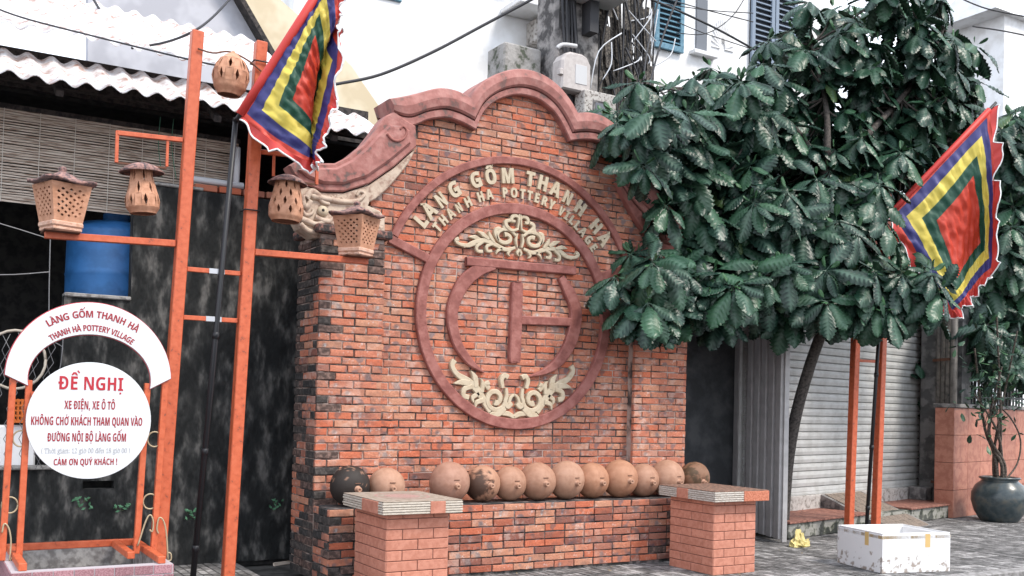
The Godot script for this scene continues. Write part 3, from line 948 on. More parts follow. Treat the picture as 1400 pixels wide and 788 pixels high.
# ================= lantern frame, flag poles =================
func flag_cloth(parent: Node3D, grid: Array, depth: float, fr: Array) -> void:
	# grid: 5 rows along the rod, 5 columns away from it: [u, v, metres nearer the lens]
	var n := 44
	var ctrl := []
	for row in grid:
		var a := []
		for p in row: a.append(dp(p[0], p[1], depth - p[2]))
		ctrl.append(smooth(a, 14))
	var cols: int = (ctrl[0] as Array).size()
	var P := []
	for j in cols:
		var col := []
		for i in 5: col.append(ctrl[i][j])
		P.append(smooth(col, 14))
	# P[j][i]: j away from the rod, i along it; small wrinkles run out from the rod
	var rows: int = (P[0] as Array).size()
	var wn := FastNoiseLite.new(); wn.seed = int(depth * 10); wn.frequency = 1.6
	for j in cols:
		for i in rows:
			var k := minf(1.0, j / 8.0)
			P[j][i] += (Vector3(-0.5, 0.1, 0.85)) * k * (0.05 * wn.get_noise_2d(i * 0.2, j * 0.06) + 0.004 * sin(i * 0.55 + j * 0.2))
	var st := S(false)
	for j in cols - 1:
		for i in rows - 1:
			var id := [[j, i], [j, i + 1], [j + 1, i + 1], [j + 1, i]]
			for k in [0, 1, 2, 0, 2, 3]:
				var q: Array = id[k]
				st.set_uv(Vector2(float(q[1]) / (rows - 1), float(q[0]) / (cols - 1)))
				st.add_vertex(P[q[0]][q[1]])
	put("cloth", st, M.flag, parent)
	# flame-cut red border on the three free sides, piped in white
	var rim := []
	var ctr: Vector3 = P[cols / 2][rows / 2]
	for j in range(0, cols): rim.append([P[j][0], P[j][0] - P[j][6]])
	for i in range(1, rows): rim.append([P[cols - 1][i], P[cols - 1][i] - P[cols - 7][i]])
	for j in range(cols - 2, -1, -1): rim.append([P[j][rows - 1], P[j][rows - 1] - P[j][rows - 7]])
	var m := rim.size()
	var outer := []
	for k in m:
		var o: Vector3 = rim[k][1]
		if o.length() < 0.001: o = rim[k][0] - ctr
		o = (o.normalized() + Vector3(0, fr[2], 0)).normalized()
		var ph := fposmod(k / float(fr[0]), 1.0)
		var tooth := pow(ph, 1.6) if ph < 0.82 else (1.0 - ph) / 0.18
		outer.append((rim[k][0] as Vector3) + o * (0.035 + float(fr[1]) * tooth) + Vector3(0.02 * sin(k * 0.6), 0, 0.025 * sin(k * 0.43)))
	st = S(false)
	for k in m - 1:
		quad(st, rim[k][0], rim[k + 1][0], outer[k + 1], outer[k])
	put("flame_border", st, M.flag_red, parent)
	st = S(false); tube(st, outer, 0.008, 0.008, 5)
	put("white_piping", st, M.piping, parent)
func build_flag(grid: Array, depth: float, pole: Array, label: String, fr: Array) -> void:
	var a := dp(pole[0][0], pole[0][1], pole[0][2]); var b := dp(pole[1][0], pole[1][1], pole[1][2])
	# carry the pole down to the pavement
	var dir := (a - b) / (a.y - b.y)
	var foot := b - dir * b.y
	var t := thing("festival_flag", foot, label, "flag", "five-colour festival flags")
	var st := S(false); tube(st, [foot, a], 0.024, 0.022, 10)
	put("pole", st, M.blackpole, t)
	for h in [0.35, 1.1, 2.0]:
		st = S(false); tube(st, [foot + dir * h, foot + dir * (h + 0.05)], 0.029, 0.029, 10)
		put("pole_clamp", st, M.blackpole, t)
	st = S(false)
	var r0 := dp(grid[0][0][0], grid[0][0][1], depth - grid[0][0][2]); var r1 := dp(grid[4][0][0], grid[4][0][1], depth - grid[4][0][2])
	var ext := (r1 - r0).normalized()
	tube(st, [a, r0 - ext * 0.04, r1 + ext * 0.12], 0.024, 0.018, 8)
	put("diagonal_rod", st, M.blackpole, t)
	st = S(false); tube(st, [r0, r0.lerp(r1, 0.25) , r0.lerp(r1, 0.5), r1], 0.036, 0.034, 10)
	put("red_sleeve", st, M.flag_red, t)
	flag_cloth(t, grid, depth, fr)

func perf_lantern(surf: Callable, nu: int, nv: int, v0: float, v1: float, slim: float, tall: float, parent: Node3D, m: Material, du := 0) -> void:
	# pierced clay skin: every second cell has a pointed opening; surf(u, v, inset) gives the wall's point
	var st := S(true)
	for i in nu:
		for k in nv:
			var ua := float(i) / nu; var ub := float(i + 1) / nu
			var va := lerpf(v0, v1, float(k) / nv); var vb := lerpf(v0, v1, float(k + 1) / nv)
			var hole := (i + k) % 2 == 0
			if du > 0 and (i % du == 0 or i % du == du - 1): hole = false
			if not hole:
				quad(st, surf.call(ua, va, 0.0), surf.call(ub, va, 0.0), surf.call(ub, vb, 0.0), surf.call(ua, vb, 0.0))
				quad(st, surf.call(ua, va, 0.014), surf.call(ua, vb, 0.014), surf.call(ub, vb, 0.014), surf.call(ub, va, 0.014))
				continue
			var um := (ua + ub) / 2; var vm := (va + vb) / 2
			var hu := (ub - ua) / 2 * slim; var hv := (vb - va) / 2 * tall
			var rim := [[ua, va], [um, va], [ub, va], [ub, vm], [ub, vb], [um, vb], [ua, vb], [ua, vm]]
			var hol := [[um - hu * 0.35, vm - hv * 0.6], [um, vm - hv], [um + hu * 0.7, vm - hv * 0.5], [um + hu, vm], [um + hu * 0.35, vm + hv * 0.6], [um, vm + hv], [um - hu * 0.7, vm + hv * 0.5], [um - hu, vm]]
			for q in 8:
				var q2 := (q + 1) % 8
				for ins in [0.0, 0.014]:
					quad(st, surf.call(rim[q][0], rim[q][1], ins), surf.call(rim[q2][0], rim[q2][1], ins), surf.call(hol[q2][0], hol[q2][1], ins), surf.call(hol[q][0], hol[q][1], ins))
				quad(st, surf.call(hol[q][0], hol[q][1], 0.0), surf.call(hol[q2][0], hol[q2][1], 0.0), surf.call(hol[q2][0], hol[q2][1], 0.014), surf.call(hol[q][0], hol[q][1], 0.014))
	put("pierced_shade", st, m, parent)
func round_shade(c: Vector3, prof: Array) -> Callable:
	# prof: [t, radius] from bottom to top over a height
	return func(u: float, v: float, ins: float) -> Vector3:
		var k := 0
		while k < prof.size() - 2 and prof[k + 1].x < v: k += 1
		var f := clampf((v - prof[k].x) / maxf(1e-4, prof[k + 1].x - prof[k].x), 0, 1)
		f = f * f * (3 - 2 * f) * 0.5 + f * 0.5
		var r: float = lerpf(prof[k].y, prof[k + 1].y, f) - ins
		return c + Vector3(cos(u * TAU) * r, v, -sin(u * TAU) * r)
func square_shade(c: Vector3, h: float, rb: float, rt: float, turn: float) -> Callable:
	return func(u: float, v: float, ins: float) -> Vector3:
		var side: int = int(floorf(u * 4.0)) % 4
		var f: float = u * 4.0 - floorf(u * 4.0)
		var r := lerpf(rb, rt, v / h) - ins
		var p := Vector3(lerpf(-r, r, f), v, r)
		# corners slightly cut
		if f < 0.02 or f > 0.98: p.x *= 0.985
		return c + Basis(Vector3.UP, turn + side * PI / 2) * p
func square_lantern(c: Vector3, s: float, turn: float, label: String) -> void:
	var t := thing("square_clay_lantern", c, label, "lantern", "clay lanterns on the orange frame")
	var st := S()
	box(st, c + Vector3(0, 0.012 * s, 0), Vector3(0.21, 0.024, 0.21) * s, Basis(Vector3.UP, turn), 0.006)
	box(st, c + Vector3(0, 0.045 * s, 0), Vector3(0.225, 0.045, 0.225) * s, Basis(Vector3.UP, turn), 0.012)
	put("foot", st, M.clay2, t)
	var c1 := c + Vector3(0, 0.062 * s, 0)
	perf_lantern(square_shade(c1, 0.26 * s, 0.105 * s, 0.145 * s, turn), 36, 9, 0.03 * s, 0.23 * s, 0.92, 0.92, t, M.clay, 9)
	st = S()
	var sq := square_shade(c1, 0.26 * s, 0.105 * s, 0.145 * s, turn)
	for vv in [[0.0, 0.03], [0.23, 0.262]]:
		st = S()
		for i in 36:
			for ins in [0.0, 0.014]:
				quad(st, sq.call(i / 36.0, vv[0] * s, ins), sq.call((i + 1) / 36.0, vv[0] * s, ins), sq.call((i + 1) / 36.0, vv[1] * s, ins), sq.call(i / 36.0, vv[1] * s, ins))
		put("rim_band", st, M.clay, t)
	# pagoda cap, sagging to upturned corners
	st = S(false)
	var cb := c1 + Vector3(0, 0.262 * s, 0)
	var lv := [[0.195, 0.0, 0.02], [0.195, 0.014, 0.02], [0.14, 0.03, 0.006], [0.09, 0.055, 0.0], [0.045, 0.085, 0.0], [0.022, 0.098, 0.0]]
	var ringp := []
	for L in lv:
		var rp := []
		for k in 32:
			var a := TAU * k / 32
			var cs := cos(a); var sn := sin(a)
			var q := pow(pow(absf(cs), 5.0) + pow(absf(sn), 5.0), -0.2)
			var corner := clampf((q - 1.0) / 0.16, 0, 1)
			var rr: float = L[0] * s * lerpf(1.0, q, 0.95)
			rp.append(cb + Basis(Vector3.UP, turn) * Vector3(cs * rr, L[1] * s + L[2] * s * corner, sn * rr))
		ringp.append(rp)
	for i in ringp.size() - 1:
		for k in 32:
			var k2 := (k + 1) % 32
			quad(st, ringp[i][k], ringp[i + 1][k], ringp[i + 1][k2], ringp[i][k2])
	for k in range(1, 31): tri(st, ringp[0][0], ringp[0][k], ringp[0][k + 1])
	var cap := put("cap", st, M.caproof, t)
	st = S(false); lathe(st, [Vector2(0.028, 0.09), Vector2(0.022, 0.1), Vector2(0.03, 0.115), Vector2(0.026, 0.13), Vector2(0, 0.14)], cb, 12, Basis.from_scale(Vector3.ONE * s))
	put("finial", st, M.caproof, cap)
func round_lantern(c: Vector3, h: float, prof: Array, hat: float, label: String, nu: int, nv: int, v0: float, v1: float, slim: float, tall: float, tilt: Vector3) -> void:
	# c is the bottom centre; prof in units of h
	var t := thing("round_clay_lantern", c, label, "lantern", "clay lanterns on the orange frame")
	var pr := []
	for p in prof: pr.append(Vector2(p[0] * h, p[1] * h))
	var sh := round_shade(c, pr)
	perf_lantern(sh, nu, nv, v0 * h, v1 * h, slim, tall, t, M.clay)
	var st := S(false)
	for rg in [[0.0, v0], [v1, 1.0]]:
		st = S(false)
		var n := 8
		for i in n:
			for k in 32:
				for ins in [0.0, 0.014]:
					var va: float = lerpf(rg[0], rg[1], float(i) / n) * h; var vb: float = lerpf(rg[0], rg[1], float(i + 1) / n) * h
					quad(st, sh.call(k / 32.0, va, ins), sh.call((k + 1) / 32.0, va, ins), sh.call((k + 1) / 32.0, vb, ins), sh.call(k / 32.0, vb, ins))
		put("rim_band", st, M.clay, t)
	var rt: float = pr[pr.size() - 1].y; var rb: float = pr[0].y
	st = S(false)
	if hat > 0:
		lathe(st, [Vector2(hat * 0.97, h - 0.032), Vector2(hat, h - 0.028), Vector2(hat * 0.7, h + 0.012), Vector2(hat * 0.35, h + 0.038), Vector2(hat * 0.12, h + 0.047), Vector2(0, h + 0.048)], c, 28)
		lathe(st, [Vector2(hat * 0.97, h - 0.032), Vector2(rt * 0.9, h - 0.008), Vector2(0, h - 0.008)], c, 28)
		put("hat", st, M.caproof, t)
	else:
		lathe(st, [Vector2(rt, h), Vector2(rt * 0.6, h + 0.022), Vector2(0.02, h + 0.032), Vector2(0.014, h + 0.045), Vector2(0, h + 0.05)], c, 24)
		put("crown", st, M.clay, t)
	st = S(false); lathe(st, [Vector2(rb - 0.013, 0.006), Vector2(rb * 0.5, 0.05), Vector2(0, 0.05)], c, 24)
	put("floor_disc", st, M.claydark, t)
	t.basis = Basis.from_euler(tilt)

func build_left_frame() -> void:
	var z := -7.9
	var a0 := Vector3(1.646, 0, z); var a1 := Vector3(1.82, 4.35, z)
	var b0 := Vector3(2.175, 0, z); var b1 := Vector3(2.315, 4.37, z)
	var at := func(y: float) -> Vector3: return a0.lerp(a1, y / 4.35)
	var bt := func(y: float) -> Vector3: return b0.lerp(b1, y / 4.37)
	var t := thing("lantern_frame", (a0 + b0) / 2, "leaning orange steel post pair with rungs and long arms bearing clay lanterns", "post frame")
	for pr in [[a0, a1], [b0, b1]]:
		var st := S(); bar(st, pr[0], pr[1], 0.088, 0.088, 0.006)
		put("post", st, M.orange, t)
	for y in [2.52, 2.15]:
		var st := S(); bar(st, at.call(y) + Vector3(0.05, 0, 0), bt.call(y) + Vector3(-0.05, 0, 0), 0.035, 0.035, 0.003)
		put("rung", st, M.orange, t)
		st = S(); var mid: Vector3 = (at.call(y) + bt.call(y)) / 2 + Vector3(0.02, 0, 0.0)
		box(st, mid, Vector3(0.12, 0.041, 0.041), Basis(), 0.002)
		put("clamp_sleeve", st, M.steel, t)
	# long arms
	for ar in [[at.call(2.705) + Vector3(-0.05, 0, 0), Vector3(0.80, 2.675, z)], [bt.call(2.70) + Vector3(0.05, 0, 0), Vector3(3.27, 2.715, z)]]:
		var st := S(); bar(st, ar[0], ar[1], 0.05, 0.05, 0.004)
		put("arm", st, M.orange, t)
	# trays under the square lanterns
	for x in [0.905, 3.165]:
		var st := S(); box(st, Vector3(x, 2.703 if x < 2 else 2.742, z), Vector3(0.24, 0.012, 0.24), Basis(), 0.002)
		put("tray", st, M.rust, t)
	# small upper bracket on the left, another on the right by the wall
	for sg in [-1.0, 1.0]:
		var p0: Vector3 = (at.call(3.5) + Vector3(-0.05, 0, 0)) if sg < 0 else (bt.call(3.5) + Vector3(0.05, 0, 0))
		var p1 := p0 + Vector3(sg * 0.47, -0.02 if sg < 0 else 0.02, 0)
		var st := S(); bar(st, p0, p1, 0.034, 0.034, 0.003)
		bar(st, p1 + Vector3(sg * -0.0, 0.017, 0), p1 + Vector3(0, -0.22, 0), 0.024, 0.024, 0.002)
		bar(st, p1 + Vector3(sg * -0.36, 0.0, 0), p1 + Vector3(sg * -0.36, -0.2, 0), 0.02, 0.02, 0.002)
		put("bracket", st, M.orange, t)
		st = S(); bar(st, p1 + Vector3(0, -0.22, 0), p1 + Vector3(sg * -0.36, -0.21, 0), 0.014, 0.014)
		put("bracket_wire", st, M.rust, t)
	var st2 := S(false)
	tube(st2, smooth([at.call(4.2) + Vector3(0, 0, 0.06), Vector3(1.93, 4.19, z + 0.06), Vector3(2.07, 4.245, z), Vector3(2.2, 4.19, z + 0.05), bt.call(4.12) + Vector3(0, 0, 0.06)], 5), 0.007, 0.007, 5)
	put("hanging_wire", st2, M.rust, t)
	for y in [3.02, 4.2]:
		st2 = S(false)
		var q: Vector3 = bt.call(y)
		tube(st2, [q + Vector3(-0.06, 0, 0.06), q + Vector3(0.06, 0, 0.06), q + Vector3(0.06, 0, -0.06), q + Vector3(-0.06, 0, -0.06), q + Vector3(-0.06, 0, 0.06)], 0.006, 0.006, 5)
		put("tie_wire", st2, M.blackpole, t)
	# the lanterns themselves
	square_lantern(Vector3(0.905, 2.709, z), 1.02, 0.35, "square pierced clay lantern with dark pagoda cap in front of the bamboo blind")
	square_lantern(Vector3(3.165, 2.748, z), 1.0, 0.62, "square pierced clay lantern with pagoda cap beside the carved dragon head")
	round_lantern(Vector3(1.465, 2.905, z), 0.335, [[0.0, 0.28], [0.14, 0.36], [0.3, 0.38], [0.55, 0.3], [0.85, 0.235], [1.0, 0.23]], 0.165, "gourd-shaped clay lantern with a broad round hat by the bamboo blind", 14, 3, 0.13, 0.97, 0.5, 1.0, Vector3(0, 0, 0.06))
	round_lantern(Vector3(2.555, 2.97, z), 0.335, [[0.0, 0.33], [0.12, 0.4], [0.3, 0.42], [0.6, 0.36], [0.9, 0.29], [1.0, 0.285]], 0.16, "gourd-shaped clay lantern half hidden under the flag's hem", 18, 4, 0.14, 0.95, 0.62, 1.05, Vector3(0.0, 0.3, -0.04))
	round_lantern(Vector3(2.075, 3.905, z), 0.30, [[0.0, 0.29], [0.2, 0.41], [0.45, 0.48], [0.7, 0.45], [0.9, 0.33], [1.0, 0.22]], 0.0, "egg-shaped clay lantern hung between the post tops", 14, 2, 0.3, 0.9, 0.5, 1.0, Vector3(0.05, 0.1, -0.06))
	build_flag([
		[[328, 157, 0.05], [372, 193, 0.07], [420, 221, 0.02], [424, 216, -0.10], [432, 224, 0.04]],
		[[359, 108, 0.05], [393, 138, 0.10], [425, 172, 0.0], [419, 188, -0.14], [434, 205, 0.10]],
		[[391, 57, 0.05], [413, 86, 0.08], [430, 126, -0.02], [423, 150, -0.16], [444, 180, 0.12]],
		[[423, 7, 0.05], [433, 38, 0.05], [439, 78, -0.02], [434, 106, -0.14], [456, 130, 0.14]],
		[[455, -42, 0.05], [460, -12, 0.06], [462, 22, 0.06], [458, 40, -0.04], [466, 60, 0.15]]], 7.83, [[322, 165, 7.83], [264, 785, 7.83]], "five-colour festival flag on a black pole beside the corrugated iron roof", [17.0, 0.06, -0.25])

func build_right_frame() -> void:
	var z := -8.62
	var a0 := Vector3(10.03, 0, z); var b0 := Vector3(10.52, 0, z)
	var a1 := a0 + Vector3(0.115, 4.35, 0); var b1 := b0 + Vector3(0.12, 4.35, 0)
	var t := thing("post_frame", (a0 + b0) / 2, "orange steel post pair with thin rungs standing before the roller shutter", "post frame")
	for pr in [[a0, a1], [b0, b1]]:
		var st := S(); bar(st, pr[0], pr[1], 0.088, 0.088, 0.006)
		put("post", st, M.orange, t)
	for y in [2.2, 2.55, 3.3, 3.7]:
		var st := S(); bar(st, a0.lerp(a1, y / 4.35) + Vector3(0.05, 0, 0), b0.lerp(b1, y / 4.35) - Vector3(0.05, 0, 0), 0.035, 0.035, 0.003)
		put("rung", st, M.orange, t)
	for sg in [[a0.lerp(a1, 0.78), -1.0], [b0.lerp(b1, 0.8), 1.0]]:
		var st := S(); bar(st, sg[0] + Vector3(sg[1] * 0.05, 0, 0), sg[0] + Vector3(sg[1] * 0.5, 0, 0), 0.04, 0.04, 0.003)
		put("arm", st, M.orange, t)
	build_flag([
		[[1215, 295, 0.0], [1238, 330, 0.04], [1262, 368, 0.0], [1285, 402, 0.06], [1303, 430, 0.05]],
		[[1250, 259, 0.0], [1274, 300, 0.05], [1292, 345, 0.05], [1308, 388, 0.1], [1318, 412, 0.08]],
		[[1284, 222, 0.0], [1306, 265, 0.06], [1320, 315, -0.02], [1324, 360, -0.1], [1330, 398, 0.0]],
		[[1319, 186, 0.0], [1333, 230, 0.05], [1341, 285, -0.05], [1343, 335, -0.15], [1343, 382, 0.05]],
		[[1353, 150, 0.0], [1358, 205, 0.1], [1360, 260, 0.12], [1360, 315, 0.1], [1357, 372, 0.16]]], 12.3, [[1212, 300, 12.55], [1186, 705, 12.55]], "five-colour festival flag on a black pole half buried in the big-leaved tree", [13.0, 0.12, -0.3])

# ================= notice sign in its planter =================
func flat_text(txt: String, at: Vector3, cap: float, width: float, font: Font, m: Material, parent: Node3D) -> void:
	var tm := TextMesh.new()
	var base := plain_letters(txt)
	tm.text = base
	tm.font = font
	tm.font_size = 64
	tm.pixel_size = cap / 46.0
	tm.depth = 0.003
	tm.curve_step = 1.0
	tm.material = m
	tm.vertical_alignment = VERTICAL_ALIGNMENT_CENTER
	var w := font.get_string_size(base, HORIZONTAL_ALIGNMENT_LEFT, -1, 64).x * tm.pixel_size
	inst("lettering", tm, parent, parent.transform.affine_inverse() * Transform3D(Basis.from_scale(Vector3(width / w, 1, 1)), at))
	var hh := font.get_ascent(64) + font.get_descent(64)
	var y0 := (hh * 0.5 - font.get_ascent(64)) * tm.pixel_size
	for i in txt.length():
		var x0 := font.get_string_size(base.substr(0, i), HORIZONTAL_ALIGNMENT_LEFT, -1, 64).x
		var x1 := font.get_string_size(base.substr(0, i + 1), HORIZONTAL_ALIGNMENT_LEFT, -1, 64).x
		accents(txt[i], parent, Transform3D(Basis.from_scale(Vector3(cap * minf(1.0, width / w * 1.1), cap, cap)), at + Vector3(((x0 + x1) * 0.5 * tm.pixel_size - w * 0.5) * width / w, y0, 0)), m, 0.003)
func build_sign() -> void:
	var z := -7.72
	var top := 0.40
	# planter clad in brick-pattern tiles
	var px0 := 0.60; var px1 := 1.60; var pz0 := -8.22; var pz1 := -7.17
	var p := thing("tiled_planter", Vector3(1.1, 0, -7.7), "low planter clad in purplish brick tiles holding the notice sign", "planter")
	var st := S()
	for wl in [[(px0 + px1) / 2, pz1 - 0.04, px1 - px0, 0.08], [(px0 + px1) / 2, pz0 + 0.04, px1 - px0, 0.08], [px0 + 0.04, (pz0 + pz1) / 2, 0.08, pz1 - pz0 - 0.16], [px1 - 0.04, (pz0 + pz1) / 2, 0.08, pz1 - pz0 - 0.16]]:
		box(st, Vector3(wl[0], top / 2, wl[1]), Vector3(wl[2], top - 0.002, wl[3]))
	put("wall", st, M.whitegrout, p)
	st = S(); box(st, Vector3((px0 + px1) / 2, 0.13, (pz0 + pz1) / 2), Vector3(px1 - px0 - 0.161, 0.26, pz1 - pz0 - 0.161))
	put("concrete_bed", st, M.concrete, p)
	st = S()
	for wl in [[(px0 + px1) / 2, pz1 - 0.083, px1 - px0 - 0.17, 0.006], [(px0 + px1) / 2, pz0 + 0.083, px1 - px0 - 0.17, 0.006], [px0 + 0.083, (pz0 + pz1) / 2, 0.006, pz1 - pz0 - 0.18], [px1 - 0.083, (pz0 + pz1) / 2, 0.006, pz1 - pz0 - 0.18]]:
		box(st, Vector3(wl[0], 0.33, wl[1]), Vector3(wl[2], 0.136, wl[3]))
	put("inner_lining", st, M.concrete, p)
	var mesh := {}
	for r in 6:
		for side in [0, 1, 3]:
			var L := (px1 - px0) if side == 0 else (pz1 - pz0)
			var x := -L / 2 - (0.06 if r % 2 else 0.0)
			while x < L / 2 - 0.01:
				var xa := maxf(x, -L / 2); var xb := minf(x + 0.118, L / 2)
				x += 0.125
				if xb - xa < 0.02: continue
				var key := "%.3f" % (xb - xa)
				if not mesh.has(key):
					var s2 := S(); box(s2, Vector3.ZERO, Vector3(xb - xa, 0.058, 0.008), Basis(), 0.0015)
					s2.generate_normals(); mesh[key] = s2.commit()
				var bs := Basis(Vector3.UP, side * PI / 2)
				var out := (pz1 - pz0) / 2 if side == 0 else (px1 - px0) / 2
				inst("tile", mesh[key], p, Transform3D(bs, Vector3(0, 0.366 - r * 0.065, (pz0 + pz1) / 2 + 7.7) + bs * Vector3((xa + xb) / 2, 0, out + 0.002)), M["ptile%d" % (rng.randi() % 3)])
	# sign
	var s := thing("notice_sign", Vector3(1.1, top, z), "white round notice board under a white arch on slim orange posts", "sign")
	var w := func(u: float, v: float) -> Vector3: return wz(u, v, z)
	for q in [[[18, 508], [2, 767]], [[39, 526], [25, 767]], [[201, 530], [186, 752]], [[226, 512], [209, 757]]]:
		var a: Vector3 = w.call(q[0][0], q[0][1]); var b: Vector3 = w.call(q[1][0], q[1][1])
		var d := (a - b) / (a.y - b.y)
		b = b + d * (top - b.y)
		st = S(); bar(st, b, a + d * 0.03, 0.042, 0.042, 0.003)
		put("post", st, M.orange, s)
	# floor frame of orange bars lying on the planter rim
	for q in [[[px0 + 0.03, pz0 + 0.06], [px1 - 0.05, pz0 + 0.06]], [[px0 + 0.07, pz0 + 0.1], [px0 + 0.07, pz1 - 0.04]], [[px1 - 0.07, pz0 + 0.1], [px1 - 0.07, pz1 - 0.02]], [[px1 - 0.22, pz0 + 0.1], [px1 - 0.22, pz1 - 0.3]]]:
		st = S(); bar(st, Vector3(q[0][0], top + 0.025, q[0][1]), Vector3(q[1][0], top + 0.025, q[1][1]), 0.05, 0.05, 0.004)
		put("base_rail", st, M.orange, s)
	# rings and curls between the posts
	for q in [[9, 691], [24, 600], [207, 601], [201, 686]]:
		var c: Vector3 = w.call(q[0] + 4.0, q[1])
		var pt := []
		for i in 21: pt.append(c + Vector3(cos(TAU * i / 20) * 0.05, sin(TAU * i / 20) * 0.055, 0))
		st = S(false); tube(st, pt, 0.006, 0.006, 6)
		put("ring", st, M.oldgold, s)
	for q in [[[[12, 767], [14, 740], [11, 722], [5, 716], [2, 728]]], [[[16, 778], [22, 770], [21, 762], [14, 764], [14, 774]]], [[[228, 765], [226, 730], [222, 712], [216, 708], [213, 722], [215, 729]]], [[[187, 746], [198, 712], [204, 704], [208, 712], [207, 726], [203, 724]]], [[[226, 767], [232, 765], [232, 757], [228, 755]]]]:
		var pt := []
		for k in q[0]: pt.append(w.call(k[0], k[1]) + Vector3(0, 0, 0.03))
		st = S(false); tube(st, smooth(pt, 5), 0.006, 0.006, 6)
		put("curl", st, M.oldgold, s)
	# arch
	var cc: Vector3 = w.call(123, 520)
	var f := SystemFont.new()
	f.font_names = PackedStringArray(["Droid Sans"])
	f.font_weight = 700
	var f2 := SystemFont.new()
	f2.font_names = PackedStringArray(["Droid Sans"])
	var ro: float = 0.548; var ri: float = 0.408
	var c2 := Vector2(cc.x, cc.y)
	var poly := PackedVector2Array()
	for i in 49:
		var a := deg_to_rad(lerpf(178, 3, i / 48.0)); poly.append(c2 + Vector2(cos(a) * ro, sin(a) * ro))
	for i in 49:
		var a := deg_to_rad(lerpf(-9, 189, i / 48.0)); poly.append(c2 + Vector2(cos(a) * ri, sin(a) * (ri - 0.085)))
	st = S(); prism(st, poly, z + 0.024, z + 0.040, 0.002)
	var ab := put("arch_board", st, M.signwhite, s)
	st = S(); 
	var grown := Geometry2D.offset_polygon(poly, 0.006, Geometry2D.JOIN_ROUND)
	prism(st, grown[0], z + 0.0215, z + 0.0235, 0.0005)
	put("red_edge", st, M.signred_edge, s)
	# arched lettering (letters are pieces of the arch)
	arc_text("LÀNG GỐM THANH HÀ", c2 - Vector2(0, 0.085), 0.528, 123, 56, 0.048, z + 0.0415, 0.003, f, M.signred, s, 1.3, 0.95)
	arc_text("THANH HÀ POTTERY VILLAGE", c2 - Vector2(0, 0.10), 0.448, 126, 54, 0.042, z + 0.0415, 0.003, f, M.signred, s, 1.1, 0.78)
	# disc
	var dc: Vector3 = w.call(121, 575)
	var dr := 0.411
	var dpoly := PackedVector2Array()
	for i in 72: dpoly.append(Vector2(dc.x + cos(TAU * i / 72) * dr, dc.y + sin(TAU * i / 72) * dr))
	var dz := z + 0.055
	st = S(); prism(st, dpoly, dz - 0.008, dz + 0.012, 0.002)
	put("round_board", st, M.signwhite, s)
	st = S()
	for hh in [0.18, -0.2]: box(st, Vector3(dc.x, dc.y + hh, z + 0.036), Vector3(0.76 if hh > 0 else 0.70, 0.03, 0.02))
	put("rear_batten", st, M.orange, s)
	var T := func(u: float, v: float) -> Vector3:
		var q := wz(u, v, dz + 0.013)
		return Vector3(q.x, q.y, dz + 0.0135)
	flat_text("ĐỀ NGHỊ", T.call(124.5, 525), 0.093, 0.43, f, M.signred2, s)
	flat_text("XE ĐIỆN, XE Ô TÔ", T.call(123, 554.5), 0.058, 0.335, f, M.signred, s)
	flat_text("KHÔNG CHỞ KHÁCH THAM QUAN VÀO", T.call(120, 576.5), 0.058, 0.735, f, M.signred, s)
	flat_text("ĐƯỜNG NỘI BỘ LÀNG GỐM", T.call(119.5, 598.5), 0.058, 0.52, f, M.signred, s)
	var f3 := SystemFont.new()
	f3.font_names = PackedStringArray(["Droid Serif"])
	flat_text("( Thời gian: 12 giờ 00 đến 18 giờ 00 )", T.call(118, 616.5), 0.034, 0.585, f3, M.signfaint, s)
	flat_text("CẢM ƠN QUÝ KHÁCH !", T.call(117, 632), 0.044, 0.42, f, M.signred, s)

# ================= the old house on the left =================
func corrugated(x0: float, x1: float, p0: Vector2, p1: Vector2, pitch: float, amp: float, seed_: int) -> SurfaceTool:
	# sheet from (z, y) p0 to p1, waves running down the slope, eave slightly ragged
	var r := RandomNumberGenerator.new(); r.seed = seed_
	var st := S(false)
	var n := int((x1 - x0) / pitch * 8)
	var sl := 6
	var prev := []
	for i in n + 1:
		var x := lerpf(x0, x1, float(i) / n)
		var w := sin(x / pitch * TAU) * amp + 0.012 * sin(x * 2.3 + seed_)
		var rag := 0.04 * sin(x * 5.1 + seed_) * sin(x * 1.7)
		var cur := []
		for k in sl + 1:
			var t := float(k) / sl
			var q := p0.lerp(p1, t)
			if k == 0: q -= (p1 - p0).normalized() * rag
			cur.append(Vector3(x, q.y + w + 0.01 * sin(t * 7.0 + x), q.x))
		if prev.size() > 0:
			for k in sl: quad(st, prev[k], cur[k], cur[k + 1], prev[k + 1])
			# sheet edge
			quad(st, prev[0], cur[0], cur[0] - Vector3(0, 0.006, 0), prev[0] - Vector3(0, 0.006, 0))
		prev = cur
	return st
